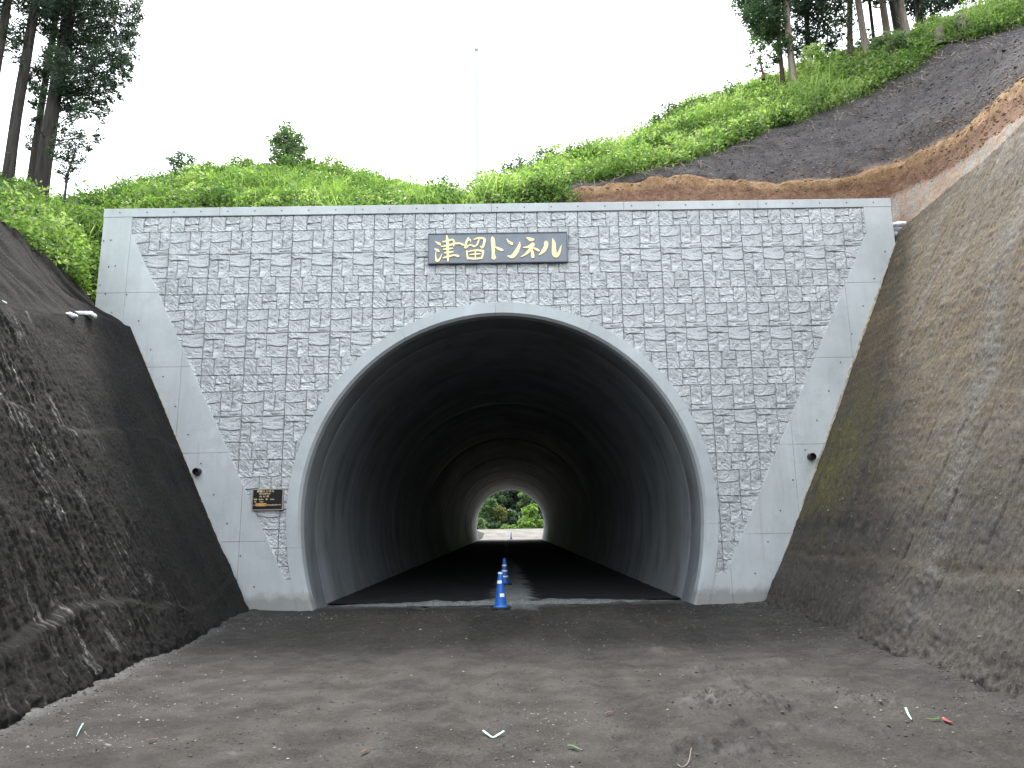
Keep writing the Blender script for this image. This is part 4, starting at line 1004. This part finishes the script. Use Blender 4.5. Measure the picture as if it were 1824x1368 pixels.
bush([(1345,72,11),(1360,82,13),(1340,92,11),(1352,105,11),(1370,98,9),(1335,115,8),(1348,125,10),(1365,120,11),(1380,85,9)], 20.5, 'airy arching shrub hanging under the first two trunks of the wood', n_leaf=500, lsize=(.06, .14), tcen=.6)
bush([(1440,95,14),(1455,88,14),(1430,112,15),(1462,104,13),(1445,120,16)], 20.4, 'bright yellow green fern like bush at the foot of the pale trunk', M_WEED, 1000, (.06, .14), tcen=.8)
bush([(1580,68,13),(1600,70,15),(1560,78,13),(1620,78,12),(1590,86,16)], 19.9, 'whitish green broad leaved bush at the feet of the middle trunks', M_BUSH, 900, (.08, .16), tcen=.95)

# wood on the right hill
GRW = 'trees at the edge of the wood on the right hill'
def wood(px_b, py_b, px_t, Y, wpx, bark_, label, cl=(), ivy=None, tc=.5, leaf_=None):
    leaf_ = leaf_ or M_CEDAR
    p = at(px_b, py_b, Y); tp = at(px_t, 0, Y); lean = ((tp[0]-p[0])/(tp[2]-p[2]), 0); p[2] -= .35
    r = wpx/2/ppm(px_b, py_b, Y)
    hi = [(px_t+dx, -30-dy, 34) for dx, dy in ((-20, 0), (20, 20), (0, 60), (-30, 80), (30, 100))]
    return tree('forest_tree', p, 8.5, r, px_clumps(list(cl)+hi, Y, .9, rt), label, 'tree', bark_, leaf_, GRW, 760, (.08, .18), .4, .3, lean, .75, tc, rng=rt, ivy=ivy)
dk1 = [(1330,0,30),(1350,20,30),(1375,5,30),(1360,60,24),(1380,50,26),(1400,80,20),(1340,12,22),(1365,18,24),(1335,40,16),(1358,45,24),(1385,30,20),(1372,62,20),(1395,60,18),(1350,60,14),(1330,-5,20),(1385,85,12),(1380,105,10)]
wood(1392, 138, 1383, 20.8, 8, M_BARKM, 'slim brown trunk at the left end of the wood with dark crown', dk1, tc=.35, leaf_=M_BUSH)
wood(1412, 140, 1400, 20.4, 12, M_BARKL, 'tall pale brown trunk standing forward at the left end of the wood')
wood(1440, 100, 1435, 22.5, 9, M_BARKD, 'dark trunk in deep shade behind the pale brown trunk', [(1410,0,30),(1440,0,30),(1470,15,26),(1480,80,16),(1465,95,14),(1425,20,24),(1450,30,22),(1425,55,20),(1455,58,20),(1440,80,18),(1470,45,14),(1420,90,14),(1478,60,10),(1465,10,14)], tc=.2)
wood(1511, 98, 1513, 20.9, 10, M_BARKM, 'trunk wrapped in green ivy left of the whitish one', [(1492,15,16),(1500,35,14),(1485,45,12),(1495,62,10)], ivy=1300, tc=.5)
wood(1542, 92, 1530, 20.5, 12, M_BARKL, 'whitish trunk with patchy bark, in the middle of the wood')
wood(1556, 80, 1549, 22.6, 6, M_BARKD, 'thinnest dark trunk just right of the whitish one')
wood(1580, 66, 1572, 21.0, 12, M_BARKL, 'straight grey brown trunk left of the leaning pair', [(1562,8,8)])
wood(1600, 64, 1590, 22.0, 13, M_BARKD, 'dark reddish trunk almost touching the rightmost pale one')
wood(1616, 66, 1604, 20.4, 13, M_BARKL, 'rightmost pale trunk of the wood, leaning a little left')
wood(1640, 50, 1635, 23, 14, M_BARKD, 'shaded tree filling the gap above the right weeds', [(1625,0,26),(1650,-5,26),(1690,-10,28),(1720,-20,28),(1630,15,18),(1655,12,20),(1680,2,20),(1640,35,14),(1665,28,12),(1710,-8,20),(1690,12,10),(1745,-15,18)], tc=.2)
# cut stumps
for px, py, Y, lab in ((1672, 45, 18.9, 'low grey cut stump among the weeds, lower of two'), (1711, 22, 18.7, 'pale grey cut stump among the weeds, nearer the right edge')):
    p = at(px, py+14, Y); V, Fc = tube_np(p+np.array([[0, 0, -.4], [0, 0, -.1], [.01, 0, .12], [.01, 0, .15], [.01, 0, .155]]), [.16, .13, .12, .105, .002], 12, .05)
    o = obj('tree_stump', mesh_np('tree_stump', V, Fc, False), M_BARKL); o['label'] = lab; o['category'] = 'stump'; o['group'] = 'cut stumps on the right hill'

# roots and dead twigs hanging over the cut
M_TWIG = simple('dry_twigs', (.30, .25, .20), .9, .1)
tw = []
for k in range(170):
    j = rt.integers(20, 300); p = G_HR[int(np.searchsorted(band_t, rt.uniform(2.75, 3.1))), j]+np.array([0, -.08, .05]); q = p+np.array([rt.normal(0, .18), -.1-rt.random()*.1, -rt.random()*.3]); m_ = (p+q)/2+rt.normal(size=3)*.05
    tw.append(tube_np(np.array([p, m_, q]), np.array([.008, .006, .003]), 4))
obj('dead_twigs', mesh_np('dead_twigs', *join_np(tw)), M_TWIG, kind='stuff')
# stone chips on the dark slope
def chips(name, P, sz, mat, rng, flat=.55):
    n = len(P); ico = np.array([(1,0,0),(-1,0,0),(0,1,0),(0,-1,0),(0,0,1),(0,0,-1)], float); f = np.array([(0,2,4),(2,1,4),(1,3,4),(3,0,4),(2,0,5),(1,2,5),(3,1,5),(0,3,5)])
    S_ = (ico[None]*(1+rng.uniform(-.35, .35, (n, 6, 3)))); S_[:, :, 2] *= flat; th = rng.uniform(0, 6.28, n); c, s = np.cos(th)[:, None], np.sin(th)[:, None]
    X_ = S_[:, :, 0]*c-S_[:, :, 1]*s*.7; Y_ = S_[:, :, 0]*s+S_[:, :, 1]*c*.7; V = P[:, None]+np.stack([X_, Y_, S_[:, :, 2]], -1)*np.asarray(sz)[:, None, None]
    return obj(name, mesh_np(name, V.reshape(-1, 3), (f[None]+np.arange(n)[:, None, None]*6).reshape(-1, 3)), mat, kind='stuff')
M_CHIP = simple('grey_chips', (.19, .182, .18), .85, .2); M_CHIPD = simple('dark_chips', (.055, .050, .048), .9, .2)
i2, i3 = int(np.searchsorted(band_t, 2.02)), int(np.searchsorted(band_t, 3.0))
P, _, _ = on_surface(G_HR[i2:i3, 60:], 9500, rt); chips('pale_stone_chips', P, (rt.gamma(1.7, .008, len(P))+.007).clip(0, .05), M_CHIP, rt)
P, _, _ = on_surface(G_HR[i2:i3, 60:], 3500, rt); chips('dark_stone_chips', P, rt.gamma(2.0, .008, len(P))+.01, M_CHIPD, rt)
i0, i1 = int(np.searchsorted(band_t, .9)), int(np.searchsorted(band_t, 2.2))
M_CLAY = simple('clay_crumbs', (.20, .13, .085), .95, .1)
P, _, _ = on_surface(G_HR[i0:i1, 20:], 5000, rt); chips('clay_crumbs', P, rt.gamma(2.0, .008, len(P))+.008, M_CLAY, rt)

M_BCH = simple('bank_grit', (.085, .078, .068), .9, .2); M_BCP = simple('bank_grit_pale', (.17, .155, .13), .9, .2); M_LCH = simple('left_bank_grit', (.022, .020, .018), .6, .4)
P, _, _ = on_surface(G_RB[40:, 8:-4], 9000, rt); chips('bank_grit', P, (rt.gamma(1.5, .003, len(P))+.004).clip(0, .013), M_BCH, rt, .8)
P, _, _ = on_surface(G_RB[40:, 8:-4], 1800, rt); chips('pale_bank_grit', P, rt.gamma(1.5, .004, len(P))+.004, M_BCP, rt, .8)
P, _, _ = on_surface(G_LB[:-40, 8:], 5000, rt); chips('dark_bank_clods', P, (rt.gamma(1.5, .0035, len(P))+.004).clip(0, .014), M_LCH, rt, .8)

# ------------------------------------------------------------------ pole
pp = at(850, 362, 30); V, Fc = tube_np(np.array([[pp[0], 30, pp[2]-4], [pp[0], 30, pp[2]+2], [pp[0], 30, pp[2]+7.6]]), [.10, .085, .06], 12)
pole = empty('pole', (pp[0], 30, pp[2]-4), 'slim pale pole rising behind the portal in the sky gap', 'pole')
M_POLE = simple('glare_paled_steel', (.46, .52, .56), .4, .5)  # sky glare is put into the colour, a bare pole would be darker
obj('shaft', mesh_np('shaft', V, Fc, True), M_POLE, pole)
V, Fc = lathe_np([(.001, .34), (.07, .30), (.11, .16), (.09, .02), (.045, 0)], 14, c=(pp[0], 30, pp[2]+7.55)); obj('cap', mesh_np('cap', V, Fc, True), M_POLE, pole)

# ================================================================== SANDBAGS
M_BAG = simple('white_sack', (.72, .74, .78), .75, .3, bump=40); M_BAGG = simple('grey_sack', (.34, .35, .38), .8, .2, bump=40)
def bag(p, sx, sy, sz, rz, mat, label, group):
    th = np.linspace(0, math.pi, 18); ph = np.linspace(0, 2*math.pi, 28); T_, P_ = np.meshgrid(th, ph, indexing='ij')
    f = lambda v, e: np.sign(v)*np.abs(v)**e
    V = np.stack([f(np.sin(T_), .6)*f(np.cos(P_), .6)*sx, f(np.sin(T_), .6)*f(np.sin(P_), .7)*sy, f(np.cos(T_), .8)*sz], -1)
    V = V*(1+.16*fbm(V*7+p[0]*9, 4)[..., None]); V[..., 2] += .02*fbm(V*14+3, 3); c, s = math.cos(rz), math.sin(rz)
    V = np.stack([V[..., 0]*c-V[..., 1]*s, V[..., 0]*s+V[..., 1]*c, V[..., 2]], -1)+np.array(p)
    o = obj('sandbag', grid_mesh('sandbag', V, True), mat); o['label'] = label; o['category'] = 'sandbag'; o['group'] = group; return o
GB = 'sandbags wedged beside the right end of the portal'
bag((8.86, 15.55, 7.93), .30, .24, .085, .1, M_BAGG, 'grey sandbag at the bottom of the stack by the right portal end', GB)
bag((8.90, 15.6, 8.07), .31, .24, .075, -.1, M_BAGG, 'creased grey sandbag in the middle of the stack by the right portal end', GB)
bag((8.98, 15.62, 8.205), .36, .26, .07, .05, M_BAG, 'white sandbag on top of the stack by the right portal end', GB)
GB2 = 'white sandbags on the left shoulder'
q = at(149, 561, 12.9); bag(tuple(q), .20, .15, .05, .15, M_BAG, 'white sandbag on the dark shoulder, nearer the portal corner', GB2)
q = at(112, 563, 12.1); bag(tuple(q), .22, .15, .04, -.1, M_BAG, 'white sandbag on the dark shoulder, farther from the portal corner', GB2)
q = at(3, 539, 9.9); bag(tuple(q), .06, .06, .025, 0, M_BAG, 'scrap end of a white sack on the left bank edge', GB2)

# ================================================================== CONES
M_BLUE = simple('blue_plastic', (.012, .11, .45), .45, .5); M_REFL = simple('white_tape', (.82, .84, .82), .35, .5); M_RUB = simple('black_rubber', (.02, .022, .028), .7, .3)
def cone(x, y, z, label, bands, h=.70):
    t = empty('traffic_cone', (x, y, z), label, 'traffic cone', 'blue traffic cones down the middle of the road')
    r = lambda q: .118-(.118-.040)*(q-.045)/(h-.045)
    prof = [(.150, .028), (.146, .040), (.126, .046), (.118, .055)]+[(r(q), q) for q in np.linspace(.07, h-.015, 8)]+[(.034, h-.004), (.022, h), (.021, h-.03)]
    V, Fc = lathe_np(prof, 32); obj('cone_body', mesh_np('cone_body', V+np.array([x, y, z]), Fc, True), M_BLUE, t)
    V, Fc = lathe_np([(.16, 0), (.205, .0), (.205, .022), (.195, .03), (.14, .032)], 32); obj('base', mesh_np('base', V+np.array([x, y, z]), Fc, False), M_RUB, t)
    for z0, z1, a0, a1 in bands:
        pr = [(r(q)+.003, q) for q in (z0, (z0+z1)/2, z1)]; V, Fc = lathe_np(pr, 18, R(a0), R(a1)-1e-3); obj('reflective_band', mesh_np('reflective_band', V+np.array([x, y, z]), Fc, True), M_REFL, t)
    return t
g0 = gd(892, 1086); zc = ground_z(g0[0], g0[1])
cone(g0[0], g0[1], .03, 'blue traffic cone with peeling white tape in front of the tunnel mouth', [(.47, .53, 195, 262), (.475, .535, 266, 292), (.22, .285, 262, 320), (.655, .682, 0, 359.9)])
cone(-.22, 20.5, .05, 'blue traffic cone in the dark behind the first, only its white bands showing', [(.20, .235, 0, 359.9), (.345, .385, 0, 359.9), (.49, .53, 0, 359.9)])
cone(-.1, 93.5, .03, 'tiny far traffic cone standing in the bright tunnel exit', [(.33, .37, 0, 359.9), (.5, .54, 0, 359.9)], .85)

# ================================================================== LITTER
M_MINT = simple('mint_tape', (.30, .52, .47), .4, .4); M_RED = simple('red_plastic', (.42, .05, .06), .4, .5); M_GLF = simple('green_leaf', (.045, .10, .02), .6, .3); M_BLF = simple('brown_leaf', (.10, .052, .03), .8, .2)
def strip(name, pts, w, mat, label, cat, group=None, wz=.3):
    P = np.array([(x, y, ground_z(x, y)+.006+dz) for x, y, dz in pts]); T_ = np.linspace(0, len(P)-1, 4*(len(P)-1)+1); P = catmull(P, T_); wv = np.interp(T_, np.arange(len(w)), w)[:, None]
    D = np.gradient(P, axis=0); D /= np.linalg.norm(D, axis=1)[:, None]; N = np.cross(D, (0, 0, 1)); N /= np.linalg.norm(N, axis=1)[:, None]; N[:, 2] += wz; 
    a, q = P+N*wv/2+np.array([0, 0, .004]), P-N*wv/2+np.array([0, 0, .012]); th_ = np.array([0, 0, .002])
    o = obj(name, grid_mesh(name, np.stack([a, q, q-th_, a-th_, a], 0), False), mat); o['label'] = label; o['category'] = cat
    if group: o['group'] = group
    return o
def gp(px, py, dz=0.0): g = gd(px, py); return (g[0], g[1], dz)
GT = 'pale mint tape scraps on the dirt'
strip('tape_scrap', [gp(860,1304,.015), gp(869,1309,.006), gp(878,1314,0), gp(887,1312,.004), gp(898,1310,.02)], [.012,.014,.008,.016,.030], M_MINT, 'folded mint tape scrap in the middle foreground', 'tape scrap', GT)
strip('tape_scrap', [gp(147,1300,.03), gp(142,1306,.015), gp(136,1315,.0)], [.014,.012,.008], M_MINT, 'short mint tape scrap standing up on the left dirt', 'tape scrap', GT)
strip('tape_scrap', [gp(1614,1270,.03), gp(1619,1278,.012), gp(1624,1285,0), gp(1618,1286,0), gp(1612,1288,.004)], [.016,.014,.006,.008,.014], M_MINT, 'V shaped mint tape scrap on the right dirt near the red scrap', 'tape scrap', GT)
strip('plastic_scrap', [gp(1680,1286,.012), gp(1686,1290,.008), gp(1695,1294,.008)], [.012,.035,.03], M_RED, 'small crumpled red plastic scrap on the right dirt', 'plastic scrap')
strip('leaf', [gp(1652,1285,.01), gp(1664,1287,.01), gp(1676,1285,.01)], [.012,.035,.006], M_GLF, 'fallen green leaf beside the red plastic scrap', 'leaf', 'fallen leaves on the dirt')
strip('leaf', [gp(1010,1332,.008), gp(1020,1333,.01), gp(1034,1336,.004)], [.006,.03,.003], M_GLF, 'fallen green leaf right of the folded mint tape', 'leaf', 'fallen leaves on the dirt')
strip('leaf', [gp(643,1342,.006), gp(651,1338,.014), gp(661,1334,.004)], [.006,.03,.004], M_BLF, 'curled brown leaf left of the folded mint tape', 'leaf', 'fallen leaves on the dirt')
strip('leaf', [gp(258,1321,.006), gp(270,1319,.012), gp(284,1317,.004)], [.006,.025,.004], M_BLF, 'brown leaf lying beside the pale gravel at left', 'leaf', 'fallen leaves on the dirt')
strip('leaf', [gp(1074,1275,.006), gp(1086,1273,.012), gp(1096,1272,.004)], [.006,.02,.004], M_BLF, 'thin brown leaf in the middle of the road', 'leaf', 'fallen leaves on the dirt')
V, Fc = tube_np(catmull(np.array([(*gp(x_, y_)[:2], ground_z(*gp(x_, y_)[:2])+.012) for x_, y_ in ((1206,1357),(1215,1361),(1226,1355),(1232,1343))]), np.linspace(0, 3, 14)), .0028, 5)
o = obj('wire', mesh_np('wire', V, Fc, True), M_TWIG); o['label'] = 'thin curved pale wire on the dirt in the right foreground'; o['category'] = 'wire'
# pebbles
def scatter(n, cx_, cy_, sx_, sy_): 
    P = np.stack([rt.normal(cx_, sx_, n), rt.normal(cy_, sy_, n)], -1); return P
pb = [np.stack([rt.uniform(-5, 5, 500), rt.uniform(4.8, 15, 500)], -1)]
for px, py, sx_, sy_, n in ((430,1110,.5,.5,110),(250,1265,.45,.35,150),(180,1325,.25,.18,120),(290,1205,.5,.5,90),(1000,1280,.2,.25,70),(1660,1270,.4,.3,70),(1320,1080,.35,.25,120),(560,1100,.4,.3,60),(120,1260,.4,.4,60),(1430,1130,.3,.6,60),(960,1360,.3,.3,40)):
    g = gd(px, py); pb.append(scatter(n, g[0], g[1], sx_, sy_))
pb = np.concatenate(pb); pb = pb[(pb[:, 0] > toeL(pb[:, 1])+.05) & (pb[:, 0] < toeR(pb[:, 1])-.05) & (pb[:, 1] < 15) & (pb[:, 1] > 4)]
P = np.array([(x_, y_, ground_z(x_, y_)+.002) for x_, y_ in pb]); sz = rt.gamma(1.5, .0032, len(P))+.003
M_PEB = simple('pale_pebbles', (.22, .215, .195), .8, .2); M_PEBD = simple('dark_pebbles', (.075, .07, .065), .85, .2)
chips('pale_pebbles', P, sz, M_PEB, rt, .6)
pb = np.stack([rt.uniform(-5, 5, 9000), rt.uniform(4.6, 15, 9000)], -1); pb = np.concatenate([pb, np.stack([toeR(pb[:2500, 1])-np.abs(rt.normal(0, .35, 2500)), pb[:2500, 1]], -1), np.stack([toeL(pb[2500:5000, 1])+np.abs(rt.normal(0, .35, 2500)), pb[2500:5000, 1]], -1)])
P = np.array([(x_, y_, ground_z(x_, y_)+.002) for x_, y_ in pb]); chips('dirt_crumbs', P, rt.gamma(1.6, .0032, len(P))+.003, M_PEBD, rt, .6)
# crumbs of mortar and splinters lying in the joint between wall and right bank
M_CREAM = simple('cream_foam', (.45, .38, .26), .9, .1); sp = []
for z0 in np.arange(.15, 7.6, .09):
    for k in range(2):
        z = z0+rt.uniform(-.04, .04); x_ = 5.12+.455*z-.02+rt.uniform(-.03, .015); a = np.array([x_, YF-.012, z]); sp.append(tube_np(np.array([a, a+np.array([.022, -.012, .05]), a+np.array([.045+rt.uniform(-.01, .01), -.012, .11])]), np.array([.004, .012, .004])*rt.uniform(.4, 1.3), 5))
        if rt.random() < .35 and z < 5.5:
            x_ = -5.32-.478*z+.02; a = np.array([x_, YF-.012, z]); sp.append(tube_np(np.array([a, a+np.array([-.02, -.012, .04]), a+np.array([-.04, -.012, .09])]), np.array([.004, .010, .004])*rt.uniform(.4, 1.2), 5))
obj('joint_filler', mesh_np('joint_filler', *join_np(sp)), M_CREAM, kind='stuff')

# ================================================================== BEYOND THE EXIT
m = NT('pale_exit_road', .9, .2); m.col(m.mix(m.ramp(m.noise(.5, 6, .7), [(.35, 0.0), (.65, 1.0)]), (.085, .078, .070), (.175, .163, .15))); M_PALE = m.m
X, Y = np.meshgrid(np.linspace(-30, 30, 90), np.r_[np.linspace(Y_END+.3, 112, 40), np.linspace(113, 156, 20)], indexing='ij')
Zf = .02+.95*sstep(Y, 95, 112)+.012*(Y-112).clip(0, 99)*8*0+.05*fbm(np.stack([X, Y, 0*X], -1)*.4, 3)*sstep(Y, 92, 95)+.25*sstep(Y, 110, 113)
struct('exit_road', grid_mesh('exit_road', np.stack([X, Y, Zf], -1)), M_PALE)
X, T = np.meshgrid(np.linspace(91.5, 110, 40), np.linspace(0, 1, 16), indexing='ij')
Gx = np.stack([-4.05+.012*(X-93)-1.3*T+.06*fbm(np.stack([X, T*3, 0*X], -1), 3), X, -.1+.05*(X-91)+2.5*T*(1-(X-91.5)/19)], -1); struct('exit_bank', grid_mesh('exit_bank', Gx), M_BARE)
far = np.random.default_rng(9); DENS = 4.0
Gf = np.stack(np.meshgrid(np.linspace(-45, 45, 40), np.linspace(0, 1, 14), indexing='ij')+[np.zeros((40, 14))], -1); Gf = np.stack([Gf[..., 0], 152+38*Gf[..., 1], .9+34*Gf[..., 1]], -1); Gf[..., 2] += fbm(Gf*.12, 3)
struct('exit_hill', grid_mesh('exit_hill', Gf), M_SOIL)
FARL = ['hidden past the left jamb', 'lowest at the left jamb', 'top left by the jamb', 'just inside the left jamb', 'above the pale green bush', 'over the mid green tree', 'left of the narrow conifer', 'behind the narrow conifer', 'over the brownish shrub', 'behind the centre', 'right of the centre', 'left above the bamboo', 'right above the bamboo', 'behind the bamboo', 'top right by the jamb', 'hidden past the right jamb']
GF = 'trees seen through the tunnel exit'
def fartree(px, py, w, h, Y, leafm, label, tc=.5, nl=26, ls=(.35, .8)):
    """crown centre px,py; w,h crown size in photo pixels"""
    s = 1/ppm(px, py, Y); c = at(px, py, Y); cl = []
    for k in range(26):
        a = far.uniform(-1, 1, 3); wd_ = 1-.45*max(a[2], 0); cl.append(((c[0]+a[0]*w*.46*s*wd_, c[1]+a[1]*1.8, c[2]+a[2]*h*.44*s), .13*(w+h)/2*s*far.uniform(.7, 1.6)))
    base = np.array([c[0], Y+.5, 1.0]); hh = max(c[2]-base[2], 1.5)
    tree('far_tree', base, hh, .18, cl, label, 'tree', M_BARKD, leafm, GF, nl, ls, .55, .0, (0, 0), .4, tc, rng=far)
for k in range(16):
    fartree(835+k*9.5+far.uniform(-3, 3), 900-22*(k % 2)+far.uniform(-6, 6), 24, 36, 140+4*(k % 2), M_CEDAR if k % 3 else M_BUSH, 'dark tree of the back row seen through the exit, %s' % FARL[k], .25+.2*(k % 3), 22, (.4, .9))
fartree(870, 915, 34, 46, 124, M_BUSH, 'mid green tree at the left edge of the tunnel exit view', .55, 40)
fartree(884, 893, 30, 40, 132, M_CEDAR, 'dark narrow conifer in the tunnel exit view', .7, 36)
fartree(893, 915, 20, 24, 123, M_RUST, 'brownish yellow shrub in the middle of the tunnel exit view', .6, 50)
fartree(912, 888, 36, 44, 136, M_CEDAR, 'darkest tree filling the centre top of the exit view', .35, 36)
fartree(912, 925, 26, 34, 125, M_CEDAR, 'dark low tree between the brownish shrub and the bright one', .6, 36)
fartree(945, 920, 36, 40, 121, M_BAMB, 'bright yellow green drooping bamboo at right in the exit view', .5, 60)
fartree(939, 936, 30, 18, 119.5, M_BAMB, 'low bright green clump under the bamboo in the exit view', .7, 60)
fartree(938, 886, 30, 30, 134, M_BUSH, 'soft green tree top right in the exit view', .8, 40)
fartree(962, 900, 26, 34, 130, M_BUSH, 'green tree behind the bamboo at the right exit edge', .5, 40)
fartree(855, 935, 22, 24, 119, M_BUSH, 'low pale green bush at the left foot of the exit view', .9, 50)
fartree(876, 940, 26, 16, 120, M_BUSH, 'dark green low bush behind the exit road', .3, 50)
fartree(905, 943, 34, 12, 119.5, M_WEED, 'line of low weeds along the far edge of the exit road', .4, 50)
fartree(966, 935, 22, 34, 124, M_CEDAR, 'shadowy tree beside the right exit edge', .3, 40)
cf = at(858+7, 950, 105)
